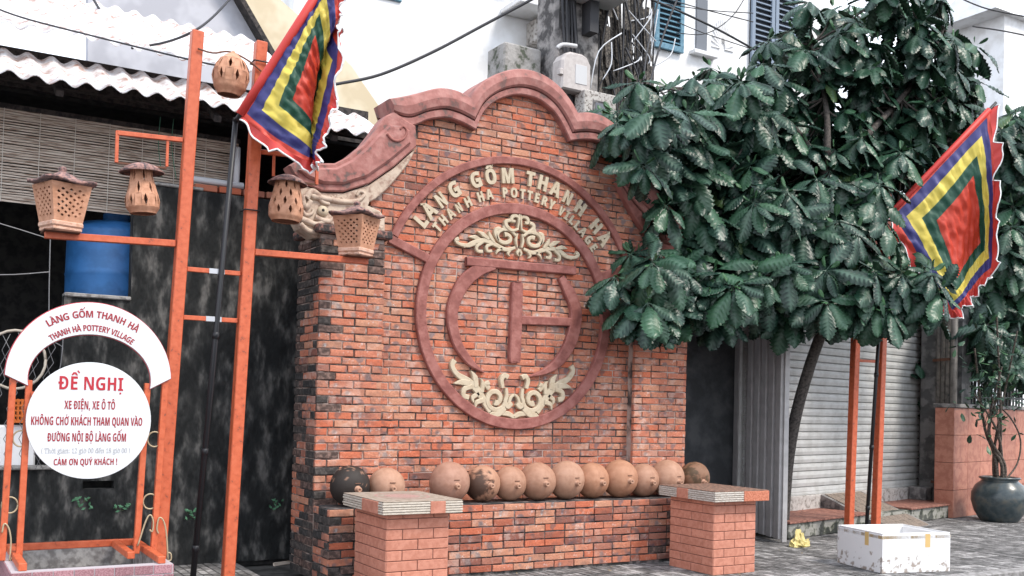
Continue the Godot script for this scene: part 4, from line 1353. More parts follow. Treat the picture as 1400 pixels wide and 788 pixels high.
func build_house() -> void:
	var zf := -9.55
	var h := thing("old_house", Vector3(1.6, 0, -10.2), "dark old house with blackened plaster wall and rusty white corrugated roof", "house")
	var st := S()
	var wallz := zf - 0.07
	for q in [[1.69, 3.30, 0.0, 3.46], [1.14, 1.69, 0.0, 0.715], [1.14, 1.34, 0.715, 0.785], [1.6, 1.69, 0.715, 0.785], [1.14, 1.69, 0.785, 2.40], [-1.2, 1.14, 0.0, 0.89]]:
		box(st, Vector3((q[0] + q[1]) / 2, (q[2] + q[3]) / 2, wallz), Vector3(q[1] - q[0], q[3] - q[2], 0.14))
	put("plaster_wall", st, M.grime, h)
	# broken plaster lips and ledges
	for q in [[1.415, 2.412, 0.55, 0.035, 0.17], [0.62, 0.905, 1.02, 0.03, 0.2], [2.0, 3.475, 0.6, 0.03, 0.16]]:
		st = S(); box(st, Vector3(q[0], q[1], wallz + 0.01), Vector3(q[2], q[3], q[4]), Basis(), 0.008)
		put("ledge", st, M.concrete, h)
	# loose bricks on top of the wall
	for i in 4:
		st = S(); box(st, Vector3(2.33 + i * 0.225, 3.498 + 0.003 * i, wallz + 0.01), Vector3(0.205, 0.06, 0.1), Basis(Vector3.UP, rng.randf_range(-0.06, 0.06)), 0.005)
		put("loose_brick", st, brick_mats[i % 4], h)
	# interior: dark back wall, floor and side walls
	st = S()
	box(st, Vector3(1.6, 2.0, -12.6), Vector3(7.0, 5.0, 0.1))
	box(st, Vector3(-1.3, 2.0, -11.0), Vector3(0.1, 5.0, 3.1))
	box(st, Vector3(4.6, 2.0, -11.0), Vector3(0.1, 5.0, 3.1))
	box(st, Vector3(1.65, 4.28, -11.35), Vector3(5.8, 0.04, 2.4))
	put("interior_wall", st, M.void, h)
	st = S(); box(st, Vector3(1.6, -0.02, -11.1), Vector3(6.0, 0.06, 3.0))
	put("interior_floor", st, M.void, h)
	# roof sheets and eave beam
	st = corrugated(-0.9, 3.95, Vector2(-8.98, 4.10), Vector2(-9.75, 4.50), 0.19, 0.026, 3)
	put("lower_roof_sheet", st, M.tin, h)
	st = corrugated(-0.9, 3.2, Vector2(-9.42, 4.62), Vector2(-11.3, 5.62), 0.19, 0.026, 5)
	put("upper_roof_sheet", st, M.tin, h)
	st = S(); box(st, Vector3(1.4, 4.30, -9.72), Vector3(5.4, 0.12, 0.08)); box(st, Vector3(1.4, 4.44, -10.02), Vector3(5.4, 0.35, 0.06))
	put("eave_beam", st, M.darkwood, h)
	for x in [-0.2, 1.0, 2.3, 3.4]:
		st = S(); bar(st, Vector3(x, 4.03, -9.1), Vector3(x, 4.42, -9.8), 0.06, 0.05)
		put("rafter", st, M.darkwood, h)
	# water pipe
	st = S(false)
	tube(st, [Vector3(2.15, 3.585, -9.66), Vector3(2.7, 3.58, -9.66)], 0.032, 0.032, 10)
	tube(st, [Vector3(2.635, 3.58, -9.66), Vector3(2.645, 3.95, -9.7)], 0.03, 0.03, 10)
	put("plastic_pipe", st, M.pvc, h)
	# bamboo blind
	var bl := thing("bamboo_blind", Vector3(1.2, 3.2, -9.86), "weathered bamboo roll blind hanging under the iron roof", "blind")
	st = S()
	var y := 3.225
	while y < 4.03:
		var hh := rng.randf_range(0.014, 0.021)
		box(st, Vector3(1.05 + rng.randf_range(-0.01, 0.01), y + 0.004 * sin(y * 9.0), -9.86 + rng.randf_range(-0.004, 0.004)), Vector3(3.3, hh, 0.008), Basis(Vector3(0, 0, 1), rng.randf_range(-0.0015, 0.0015)))
		y += rng.randf_range(0.021, 0.028)
	var sl := put("slats", st, M.bamboo, bl)
	sl.set_meta("kind", "stuff")
	for x in [0.35, 0.64, 0.93, 1.22, 1.51, 1.80, 2.09, 2.38, 2.64]:
		st = S(); bar(st, Vector3(x, 3.21, -9.853), Vector3(x + 0.005, 4.04, -9.853), 0.006, 0.006)
		put("cord", st, M.string, bl)
	st = S(); box(st, Vector3(1.05, 4.05, -9.86), Vector3(3.32, 0.04, 0.04)); put("head_rail", st, M.darkwood, bl)
	for i in 2:
		st = S(false); tube(st, smooth([Vector3(1.95 + i * 0.12, 4.16, -9.82), Vector3(1.94 + i * 0.12, 3.9, -9.82), Vector3(1.98 + i * 0.13, 3.6, -9.82)], 4), 0.004, 0.004, 4)
		put("pull_cord", st, M.greencord, bl)
	# blue tank
	var tk := thing("water_tank", Vector3(1.66, 1.5, -10.25), "blue plastic water tank behind the broken wall opening", "tank")
	st = S(false)
	var tc := Vector3(1.66, 1.6, -10.25)
	lathe(st, [Vector2(0, 0), Vector2(0.42, 0), Vector2(0.435, 0.03), Vector2(0.435, 0.5), Vector2(0.442, 0.52), Vector2(0.435, 0.54), Vector2(0.435, 1.05), Vector2(0.442, 1.07), Vector2(0.435, 1.09), Vector2(0.43, 1.46), Vector2(0.41, 1.50), Vector2(0.3, 1.565), Vector2(0.13, 1.60), Vector2(0, 1.60)], tc, 40)
	put("body", st, M.bluetank, tk)
	st = S(false); lathe(st, [Vector2(0.12, 1.59), Vector2(0.12, 1.66), Vector2(0.1, 1.68), Vector2(0, 1.685)], tc, 24)
	put("lid", st, M.bluetank, tk)
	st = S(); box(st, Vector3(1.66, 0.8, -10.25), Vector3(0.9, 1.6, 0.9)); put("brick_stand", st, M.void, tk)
	# chain link
	var cf := thing("chain_link_fence", Vector3(0.6, 0.92, -9.42), "torn chain-link mesh across the dark opening beside the sign", "fence")
	st = S(false)
	for dirn in [1.0, -1.0]:
		for i in 13:
			var pts := []
			for k in 13:
				var yy := 0.9 + k * 0.125
				var xx := 0.05 + i * 0.115 + (0.0575 if (k % 2 == 0) == (dirn > 0) else 0.0)
				var sag := 0.06 * sin(xx * 5.0) * (yy - 0.9) / 1.5
				if yy > 2.25 - 0.22 * absf(sin(xx * 6.0)): continue
				if xx > 1.12: continue
				pts.append(Vector3(xx + 0.04 * sin(yy * 4.0), yy - sag, -9.42 + 0.05 * sin(xx * 3 + yy * 2)))
			if pts.size() > 1: tube(st, pts, 0.0032, 0.0032, 4)
	var wm := put("wire_mesh", st, M.wire, cf)
	wm.set_meta("kind", "stuff")
	for q in [[[-0.1, 3.02], [0.45, 2.98], [1.0, 2.86]], [[1.0, 3.2], [1.0, 2.86], [1.02, 2.1], [1.12, 1.95]], [[-0.1, 2.5], [0.6, 2.52], [1.0, 2.58]], [[-0.1, 1.95], [0.5, 2.02], [1.02, 2.1]]]:
		var pts := []
		for p in q: pts.append(Vector3(p[0], p[1], -9.42))
		st = S(false); tube(st, smooth(pts, 4), 0.005, 0.005, 5)
		put("slack_wire", st, M.wire, cf)
	# garden hose loop, basket, foam block behind the mesh
	var ho := thing("hose_loop", wz(14, 530, -9.3), "pale garden hose looped over the chain-link mesh", "hose")
	var hp := []
	for i in 25:
		var a := TAU * i / 24.0
		var q := wz(20 + cos(a) * 42, 492 + sin(a) * 40, -9.32)
		hp.append(q + Vector3(0, 0, 0.02 * sin(a * 3)))
	st = S(false); tube(st, hp, 0.012, 0.012, 7); put("hose", st, M.hose, ho)
	var bk := thing("plastic_basket", wz(27, 575, -9.75), "small orange plastic basket hanging behind the mesh", "basket")
	var bc := wz(27, 560, -9.75)
	st = S()
	for i in 5:
		for k in 6:
			box(st, bc + Vector3(-0.07 + k * 0.028, -0.09 + i * 0.04, 0.045), Vector3(0.018, 0.012, 0.006))
		box(st, bc + Vector3(0, -0.1 + i * 0.045, 0.046), Vector3(0.17, 0.014, 0.006))
	for k in 6: box(st, bc + Vector3(-0.08 + k * 0.032, -0.01, 0.046), Vector3(0.012, 0.2, 0.005))
	for k in 6: box(st, bc + Vector3(-0.08 + k * 0.032, -0.01, -0.06), Vector3(0.012, 0.2, 0.005))
	box(st, bc + Vector3(0, -0.11, -0.005), Vector3(0.18, 0.012, 0.11))
	put("lattice", st, M.orangeplastic, bk)
	var fb := thing("foam_block", wz(20, 645, -9.8), "white foam block standing behind the chain-link mesh", "foam block")
	st = S(); var fc := wz(16, 618, -9.8); box(st, Vector3(fc.x - 0.05, (fc.y + 0.2) * 0.5 + 0.23, -9.85), Vector3(0.46, fc.y + 0.2 - 0.4, 0.2), Basis(), 0.015)
	put("block", st, M.foam, fb)
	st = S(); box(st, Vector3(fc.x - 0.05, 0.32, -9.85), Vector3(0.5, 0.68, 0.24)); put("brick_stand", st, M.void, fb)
	# weeds on the wall
	for q in [[112, 688, "weed rooted in the wall slot under the round board", 16], [257, 703, "weed tuft on the black wall between the posts", 18], [165, 697, "weed tuft beside the sign's right posts", 12], [375, 690, "thin trailing weed on the black wall near the ledge corner", 12]]:
		var c := wz(q[0], q[1], zf)
		var wd := thing("wall_weed", c, q[2], "weed", "weeds in the black wall")
		st = S()
		for i in q[3]:
			var o := c + Vector3(rng.randf_range(-0.075, 0.075), rng.randf_range(-0.05, 0.05), rng.randf_range(0.01, 0.05))
			var d1 := Vector3(rng.randf_range(-1, 1), rng.randf_range(-0.6, 0.8), rng.randf_range(0, 0.7)).normalized() * 0.024
			var d2 := d1.cross(Vector3(0.2, 0.3, 1)).normalized() * 0.011
			quad(st, o - d1, o + d2, o + d1, o - d2)
		put("leaves", st, M.weed, wd)
		st = S(false)
		for i in 4: tube(st, [c - Vector3(0, 0.02, 0.02), c + Vector3(rng.randf_range(-0.07, 0.07), rng.randf_range(-0.06, 0.05), 0.03)], 0.002, 0.002, 4)
		put("stems", st, M.weedstem, wd)

# ================= houses behind =================
func wall_box(poly: Array, z: float, thick: float) -> SurfaceTool:
	var st := S()
	prism(st, poly_px(poly, z), z - thick, z, 0.0)
	return st
func louvre(parent: Node3D, x0: float, x1: float, y0: float, y1: float, z: float, m: Material, gap := 0.09) -> void:
	# shutter leaf: frame and slanting slats
	for fr in [[(x0 + x1) / 2, y0 + 0.05, x1 - x0, 0.1], [(x0 + x1) / 2, y1 - 0.05, x1 - x0, 0.1], [x0 + 0.04, (y0 + y1) / 2, 0.08, y1 - y0 - 0.2], [x1 - 0.04, (y0 + y1) / 2, 0.08, y1 - y0 - 0.2]]:
		var st := S(); box(st, Vector3(fr[0], fr[1], z), Vector3(fr[2], fr[3], 0.05), Basis(), 0.004)
		put("frame_rail", st, m, parent)
	var y := y0 + 0.15
	while y < y1 - 0.12:
		var st := S(); box(st, Vector3((x0 + x1) / 2, y, z), Vector3(x1 - x0 - 0.162, 0.012, 0.075), Basis(Vector3.RIGHT, 0.75))
		put("slat", st, m, parent)
		y += gap
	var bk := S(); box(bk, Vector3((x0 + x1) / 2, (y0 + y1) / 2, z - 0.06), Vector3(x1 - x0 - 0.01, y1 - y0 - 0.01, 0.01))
	put("shade_board", bk, M.greyglass, parent)  # dark board added to stand in for the shade between the slats
func build_background() -> void:
	var zb := -13.5
	# white villa
	var b := thing("white_villa", Vector3(9.5, 0, -14.5), "white plastered two-storey villa with blue louvred shutters behind the wall", "building")
	var st := S(); box(st, Vector3(9.7, 6.0, -14.0), Vector3(10.6, 12.0, 1.0)); put("wall", st, M.whitewash, b)
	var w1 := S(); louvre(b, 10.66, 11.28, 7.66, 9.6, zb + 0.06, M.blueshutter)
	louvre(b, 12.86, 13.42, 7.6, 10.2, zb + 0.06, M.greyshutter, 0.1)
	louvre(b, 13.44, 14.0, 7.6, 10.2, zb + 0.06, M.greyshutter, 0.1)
	st = S(); box(st, Vector3(11.72, 8.25, zb + 0.004), Vector3(0.24, 0.95, 0.06)); put("narrow_window", st, M.greyglass, b)
	st = S(); box(st, Vector3(11.75, 7.74, zb + 0.06), Vector3(0.55, 0.07, 0.16), Basis(), 0.008); put("sill", st, M.whitewash, b)
	# sunburst vent of plaster ribs
	for i in 17:
		var a := PI * i / 16.0
		st = S(); bar(st, Vector3(12.22 + cos(a) * 0.06, 7.95 + sin(a) * 0.12, zb + 0.01), Vector3(12.22 + cos(a) * 0.26, 7.95 + sin(a) * 0.52, zb + 0.01), 0.022, 0.03)
		put("plaster_rib", st, M.whitewash, b)
	st = S(); box(st, Vector3(5.75, 8.02, zb + 0.01), Vector3(0.5, 1.3, 0.06), Basis(), 0.01); put("window", st, M.blueshutter, b)
	var w2 := wz(700, 0, zb)
	st = S(); box(st, Vector3(7.9, 8.35, zb + 0.05), Vector3(0.65, 0.95, 0.1), Basis(), 0.01); put("window_frame", st, M.whitewash, b)
	st = S(); box(st, Vector3(7.98, 8.4, zb + 0.102), Vector3(0.4, 0.8, 0.01)); put("pane", st, M.greyglass, b)
	st = S(); box(st, Vector3(8.05, 7.62, zb + 0.3), Vector3(0.75, 0.08, 0.6), Basis(), 0.01); put("hood", st, M.whitewash, b)
	st = S(); box(st, Vector3(8.3, 7.35, zb + 0.12), Vector3(0.3, 0.35, 0.24), Basis(), 0.01); put("bracket", st, M.oldplaster, b)
	# pale grey and cream gables on the left
	var g := thing("grey_gable_house", Vector3(3.5, 0, -12.6), "pale grey gable wall rising behind the corrugated roof", "building")
	put("gable_wall", wall_box([[120, 170], [120, -60], [240, -110], [300, -40], [322, 0], [370, 78], [384, 140], [384, 170]], -12.7, 0.2), M.palegrey, g)
	st = S(); var ga := wz(300, -40, -12.68); var gb := wz(376, 92, -12.68)
	bar(st, ga, gb, 0.06, 0.35); put("verge", st, M.darkwood, g)
	st = S(); box(st, Vector3(ga.x - 0.3, 2.7, -12.85), Vector3(4.0, 5.4, 0.1)); put("lower_wall", st, M.palegrey, g)
	var cg := thing("cream_gable_house", Vector3(4.5, 0, -13.2), "cream gable wall between the grey gable and the white villa", "building")
	put("gable_wall", wall_box([[300, 175], [300, -40], [330, -25], [372, -10], [430, 40], [480, 90], [535, 170]], -13.1, 0.2), M.creamwall, cg)
	st = S(); box(st, Vector3(4.4, 2.75, -13.25), Vector3(2.2, 5.5, 0.1)); put("lower_wall", st, M.creamwall, cg)
	# small roof far right
	var rr := thing("distant_house", dp(1345, 60, 30) * Vector3(1, 0, 1), "pale distant house roof beyond the big tree", "building")
	var ra := dp(1345, 40, 30)
	st = S(); box(st, Vector3(ra.x, ra.y / 2, ra.z), Vector3(1.0, ra.y, 2.0)); put("wall", st, M.whitewash, rr)
	st = S()
	var rk := [ra + Vector3(-1.2, 0, 1.2), ra + Vector3(1.0, 0, 1.2), ra + Vector3(1.0, 0, -1.2), ra + Vector3(-1.2, 0, -1.2)]
	var rt := ra + Vector3(-1.0, 0.9, 0)
	for i in 4: tri(st, rk[i], rk[(i + 1) % 4], rt)
	quad(st, rk[0], rk[1], rk[2], rk[3])
	put("roof", st, M.whitewash, rr)

# ================= utility pole =================
func build_pole() -> void:
	var z := -10.0
	var p := thing("utility_pole", Vector3(6.62, 0, z), "stained square concrete utility pole hung with boxes and cables behind the coping", "utility pole")
	var st := S(); box(st, Vector3(6.62, 4.2, z), Vector3(0.62, 8.4, 0.45), Basis(), 0.03); put("shaft", st, M.oldconcrete, p)
	# cable bundle strapped to its left edge
	st = S(false)
	for k in 7:
		var pts := []
		for i in 7:
			var y := 4.3 + i * 0.62
			pts.append(Vector3(6.24 + 0.03 * k + 0.05 * (6 - i) * 0.9 + 0.02 * sin(i * 1.7 + k), y, z + 0.27 + 0.02 * sin(k * 2.0)))
		tube(st, smooth(pts, 3), 0.018, 0.018, 5)
	put("cable_bundle", st, M.cable, p)
	# tangled drop wires and dead fronds on the right
	st = S(false)
	for k in 30:
		var x0 := rng.randf_range(6.95, 7.75); var yt := rng.randf_range(5.6, 6.9)
		var yb := rng.randf_range(4.2, 5.6)
		tube(st, smooth([Vector3(x0, yt, z + rng.randf_range(0, 0.3)), Vector3(x0 + rng.randf_range(-0.2, 0.2), (yt + yb) / 2, z + rng.randf_range(0, 0.35)), Vector3(x0 + rng.randf_range(-0.12, 0.12), yb, z + rng.randf_range(0.0, 0.3))], 4), rng.randf_range(0.006, 0.02), 0.005, 4)
	put("tangled_wires", st, M.cable, p)
	st = S(false)
	for k in 11:
		var a := Vector3(rng.randf_range(6.85, 7.9), rng.randf_range(5.2, 6.7), z + rng.randf_range(0.1, 0.4))
		var c := a + Vector3(rng.randf_range(-0.5, 0.5), rng.randf_range(-0.9, 0.6), 0)
		tube(st, smooth([a, (a + c) / 2 + Vector3(rng.randf_range(-0.15, 0.15), rng.randf_range(-0.2, 0.1), 0.02), c], 4), 0.009, 0.007, 5)
	put("white_drop_wires", st, M.pvc, p)
	st = S()
	for k in 260:
		var a := Vector3(rng.randf_range(6.95, 7.75), rng.randf_range(4.7, 6.9), z + rng.randf_range(-0.25, 0.2))
		var l := rng.randf_range(0.25, 0.7)
		var wv := Vector3(rng.randf_range(0.02, 0.055), 0, rng.randf_range(-0.02, 0.02))
		quad(st, a - wv, a + wv, a + wv * 0.2 + Vector3(rng.randf_range(-0.08, 0.08), -l, 0.03), a - wv * 0.2 + Vector3(rng.randf_range(-0.08, 0.08), -l, 0.03))
	put("dead_fronds", st, M.deadfrond, p)
	var B := func(c: Array, lab: String, called: String) -> Node3D: return thing(called, Vector3(c[0], c[1], c[2]), lab, "box")
	# big cabinet, cut by the top of the picture
	var c1: Node3D = B.call([6.72, 6.28, z + 0.4], "large white electrical cabinet bolted high on the concrete pole", "electrical_cabinet")
	st = S(); box(st, Vector3(6.72, 6.72, z + 0.42), Vector3(0.66, 0.9, 0.4), Basis(), 0.015); put("case", st, M.boxwhite, c1)
	st = S(); box(st, Vector3(6.73, 6.74, z + 0.626), Vector3(0.6, 0.82, 0.012), Basis(), 0.004); put("door", st, M.boxwhite, c1)
	st = S(); box(st, Vector3(6.72, 6.1, z + 0.3), Vector3(0.12, 0.4, 0.2)); put("bracket", st, M.cable, c1)
	# rounded meter box
	var c2: Node3D = B.call([6.72, 5.42, z + 0.36], "cream meter box with rounded top on the concrete pole", "meter_box")
	var a0 := wz(768, 120, z + 0.44); var a1 := wz(808, 122, z + 0.44); var at := wz(768, 68, z + 0.44)
	var poly := PackedVector2Array([Vector2(a0.x, a0.y), Vector2(a1.x, a0.y), Vector2(a1.x, at.y - 0.1), Vector2(a1.x - 0.05, at.y - 0.02), Vector2(a1.x - 0.12, at.y + 0.01), Vector2(a0.x + 0.12, at.y + 0.01), Vector2(a0.x + 0.05, at.y - 0.02), Vector2(a0.x, at.y - 0.1)])
	st = S(); prism(st, poly, z + 0.24, z + 0.44, 0.025); put("case", st, M.boxcream, c2)
	st = S(); box(st, Vector3((a0.x + a1.x) / 2 + 0.06, (a0.y + at.y) / 2 - 0.02, z + 0.442), Vector3(0.16, 0.22, 0.008), Basis(), 0.002); put("label_plate", st, M.boxwhite, c2)
	st = S(); box(st, Vector3(a0.x - 0.01, (a0.y + at.y) / 2 - 0.03, z + 0.42), Vector3(0.05, 0.07, 0.06), Basis(), 0.006); put("latch", st, M.boxcream, c2)
	st = S(false); tube(st, smooth([Vector3(a0.x - 0.05, at.y + 0.02, z + 0.4), Vector3(a0.x + 0.02, at.y + 0.07, z + 0.42), Vector3(a0.x + 0.2, at.y + 0.09, z + 0.42)], 4), 0.025, 0.025, 7); put("conduit", st, M.boxwhite, c2)
	# stained panel with a dark window
	var c3: Node3D = B.call([7.1, 5.0, z + 0.5], "weather-stained white meter panel with small dark window beside the tree", "electric_meter")
	var p0 := wz(798, 170, z + 0.5); var p1 := wz(843, 131, z + 0.5)
	st = S(); box(st, Vector3((p0.x + p1.x) / 2, (p0.y + p1.y) / 2, z + 0.4), Vector3(p1.x - p0.x, p1.y - p0.y, 0.2), Basis(), 0.01); put("case", st, M.stainwhite, c3)
	var wc := wz(820, 150, z + 0.5)
	st = S(); box(st, Vector3(wc.x, wc.y, z + 0.5), Vector3(0.2, 0.2, 0.02), Basis(), 0.004); put("window_frame", st, M.oldconcrete, c3)
	st = S(); box(st, Vector3(wc.x, wc.y, z + 0.508), Vector3(0.14, 0.14, 0.012)); put("window", st, M.greyglass, c3)
	st = S(); box(st, Vector3(7.1, 4.55, z + 0.26), Vector3(0.1, 0.9, 0.1)); put("bracket", st, M.cable, c3)
	# concrete stub behind the coping
	var sb := thing("concrete_stub", Vector3(6.0, 0, -10.05), "mossy square concrete stub showing above the coping beside the pole", "post")
	var s0 := wz(688, 120, z); var s1 := wz(741, 68, z)
	st = S(); box(st, Vector3((s0.x + s1.x) / 2, s1.y / 2, z - 0.2), Vector3(s1.x - s0.x, s1.y, 0.4), Basis(), 0.02); put("block", st, M.mossconcrete, sb)
	# cables across the picture
	cable("power_cable", "thick grey cable sagging from the iron roof up to the pole", [[420, 122, 10.5], [460, 115, 10.6], [520, 102, 10.8], [590, 72, 11.0], [660, 35, 11.2], [735, -5, 11.3]], 0.016)
	cable("power_cable", "thin black cable across the corrugated roof to the orange post", [[-20, 5, 8.6], [30, 24, 8.5], [130, 50, 8.4], [270, 84, 8.2], [330, 95, 8.6]], 0.008)
	cable("power_cable", "pale pipe-like cable arching from the roof over the orange post", [[180, 66, 9.4], [225, 58, 9.2], [262, 44, 9.0], [290, 24, 9.2], [320, -8, 9.6]], 0.012)
	cable("power_cable", "brown stay cable slanting down over the corrugated roof", [[122, -10, 10.4], [140, 20, 10.2], [160, 52, 10.0]], 0.014)
	for q in [[[[880, -5, 12], [935, 18, 12.3], [985, 42, 12.6], [1032, 68, 13]], 0.014, "thick cable running from the villa shutter to the tree"], [[[900, -5, 12.5], [960, 12, 12.8], [1030, 30, 13]], 0.007, "upper thin wire across the villa wall"], [[[900, 4, 12.5], [970, 14, 12.8], [1030, 18, 13]], 0.006, "nearly level thin wire across the villa wall"], [[[926, 30, 12.5], [962, 45, 12.8], [1025, 66, 13]], 0.006, "lower thin wire across the villa wall"], [[[925, 45, 12.4], [960, 47, 12.6], [985, 36, 12.6], [1005, 18, 12.6], [1020, -6, 12.6]], 0.006, "looped thin wire before the sunburst vent"], [[[928, -6, 11.8], [910, 40, 11.6], [896, 85, 11.4], [888, 120, 11.2]], 0.012, "steep cable crossing the blue shutter"], [[[902, -6, 11.6], [893, 30, 11.5], [884, 75, 11.2], [880, 110, 11.0]], 0.01, "steep thin cable beside the blue shutter"], [[[1310, -4, 20], [1350, 12, 20], [1410, 24, 20]], 0.015, "wire in the sky above the distant house"], [[[1330, 36, 20], [1370, 42, 20], [1410, 50, 20]], 0.015, "wire in the sky below the distant roof"]]:
		cable("power_cable", q[2], q[0], q[1])
func cable(called: String, label: String, px: Array, r: float) -> void:
	var pts := []
	for p in px: pts.append(dp(p[0], p[1], p[2]))
	var st := S(false); tube(st, smooth(pts, 6), r, r, 6)
	st.generate_normals()
	var o := inst(called, st.commit(), self)
	o.material_override = M.cable
	tag(o, label, "cable", "overhead cables")

# ================= the big-leaved tree =================
var leaf_meshes := []
func prof_at(t: float) -> float:
	var P := [[0.0, 0.03], [0.06, 0.3], [0.15, 0.62], [0.3, 0.9], [0.45, 1.0], [0.6, 0.95], [0.75, 0.74], [0.87, 0.45], [0.95, 0.2], [1.0, 0.01]]
	for i in P.size() - 1:
		if t <= P[i + 1][0]: return lerpf(P[i][1], P[i + 1][1], (t - P[i][0]) / (P[i + 1][0] - P[i][0]))
	return 0.01
func make_leaf(k: int, young: bool) -> ArrayMesh:
	# one broad leaf, 1 m long before scaling: pleated between slanting side veins, wavy lobed edge
	var r := RandomNumberGenerator.new(); r.seed = 900 + k
	var st := S(false)
	var nv := 9
	var rows := nv * 2 + 1
	var wid := r.randf_range(0.2, 0.25)
	var bend := r.randf_range(0.2, 0.9) if not young else -0.15
	var fold := r.randf_range(0.05, 0.22) if not young else 0.5
	var tw := r.randf_range(-0.35, 0.35)
	var base := Color(0.0075, 0.028, 0.018) if not young else Color(0.04, 0.115, 0.04)
	base = base.lerp(Color(0.03, 0.085, 0.04), [0.0, 0.1, 0.0, 0.35, 0.05, 0.7, 0.15][k % 7] if not young else 0.0) * r.randf_range(0.8, 1.2)
	if k == 35: base = Color(0.06, 0.105, 0.035)
	var vein := base.lerp(Color(0.12, 0.2, 0.15), 0.45)
	var G := []; var K := []
	for i in rows:
		var t := float(i) / (rows - 1)
		var line := []; var cl := []
		for c in [-3, -2, -1, 0, 1, 2, 3]:
			var s: float = c / 3.0
			var tt: float = clampf(t + 0.13 * absf(s) * sin(PI * clampf(t, 0, 1)), 0, 1)
			var w := wid * prof_at(t)
			# lobes: the edge swells between veins
			if absi(c) == 3: w *= (1.0 + (0.12 if i % 2 == 1 else -0.2) * (1.3 if (i / 2 + k) % 3 == 0 else 0.8) * (0.5 + t))
			var x := s * w
			var ang := bend * tt
			var L := sin(absf(ang)) / absf(bend)
			var D := -(1.0 - cos(ang)) / absf(bend) * signf(bend)
			var y := D + fold * absf(x) * (1.0 - 0.9 * absf(s)) - 0.12 * s * s * w * 2.0
			y += (0.032 if i % 2 == 1 else -0.028) * (1.0 if c != 0 else 0.0) * sin(PI * t) * (0.6 if absi(c) == 3 else 1.0)
			y += 0.02 * sin(t * 9.0 + s * 2.0 + k)
			y += tw * x * t * 0.5
			line.append(Vector3(x, y, L))
			cl.append(vein if (c == 0 or (i % 2 == 0 and absi(c) == 1)) else (base.lerp(vein, 0.35) if i % 2 == 0 else base))
		G.append(line); K.append(cl)
	for i in rows - 1:
		for c in 6:
			var id := [[i, c], [i, c + 1], [i + 1, c + 1], [i + 1, c]]
			for q in [0, 1, 2, 0, 2, 3]:
				st.set_color(K[id[q][0]][id[q][1]])
				st.add_vertex(G[id[q][0]][id[q][1]])
	# stalk
	for a in 3:
		var an := TAU * a / 3; var an2 := TAU * (a + 1) / 3
		var q := [Vector3(cos(an) * 0.008, sin(an) * 0.008, 0.02), Vector3(cos(an2) * 0.008, sin(an2) * 0.008, 0.02), Vector3(cos(an2) * 0.01, sin(an2) * 0.01, -0.13), Vector3(cos(an) * 0.01, sin(an) * 0.01, -0.13)]
		for i in [0, 1, 2, 0, 2, 3]:
			st.set_color(vein)
			st.add_vertex(q[i])
	st.generate_normals()
	return st.commit()
func leaf_cluster(out: Array, tip: Vector3, axis: Vector3, n: int, size: float) -> void:
	var x := axis.cross(Vector3(0.3, 0.1, 1)).normalized()
	var z := axis.cross(x)
	var ph := rng.randf() * TAU
	for i in n:
		var a := ph + i * 2.39996
		var el := deg_to_rad(lerpf(55.0, 128.0, float(i) / maxf(1, n - 1)) + rng.randf_range(-14, 14))
		var f := (axis * cos(el) + (x * cos(a) + z * sin(a)) * sin(el))
		f = (f + Vector3(0, -0.62, 0)).normalized()
		var nn := axis - f * axis.dot(f)
		nn = nn.normalized() * 0.75 + Vector3(0, 0.55, 0.1)
		nn = (nn - f * nn.dot(f)).normalized()
		var sd := nn.cross(f)
		var s := size * rng.randf_range(0.6, 1.15)
		var b := Basis(sd * s, nn * s, f * s)
		b = Basis(f, rng.randf_range(-0.35, 0.35)) * b
		out.append([Transform3D(b, tip + f * 0.13 * s), (rng.randi() % 7) if rng.randf() < 0.993 else 9])
	for i in 2:
		var a2 := ph + i * 2.1
		var f2 := (axis + (x * cos(a2) + z * sin(a2)) * 0.9).normalized()
		var n2 := (axis * 0.2 - (x * cos(a2) + z * sin(a2)))
		n2 = (n2 - f2 * n2.dot(f2)).normalized()
		var s2 := size * rng.randf_range(0.2, 0.38)
		out.append([Transform3D(Basis(n2.cross(f2) * s2, n2 * s2, f2 * s2), tip + f2 * 0.05), 7 + i % 2])
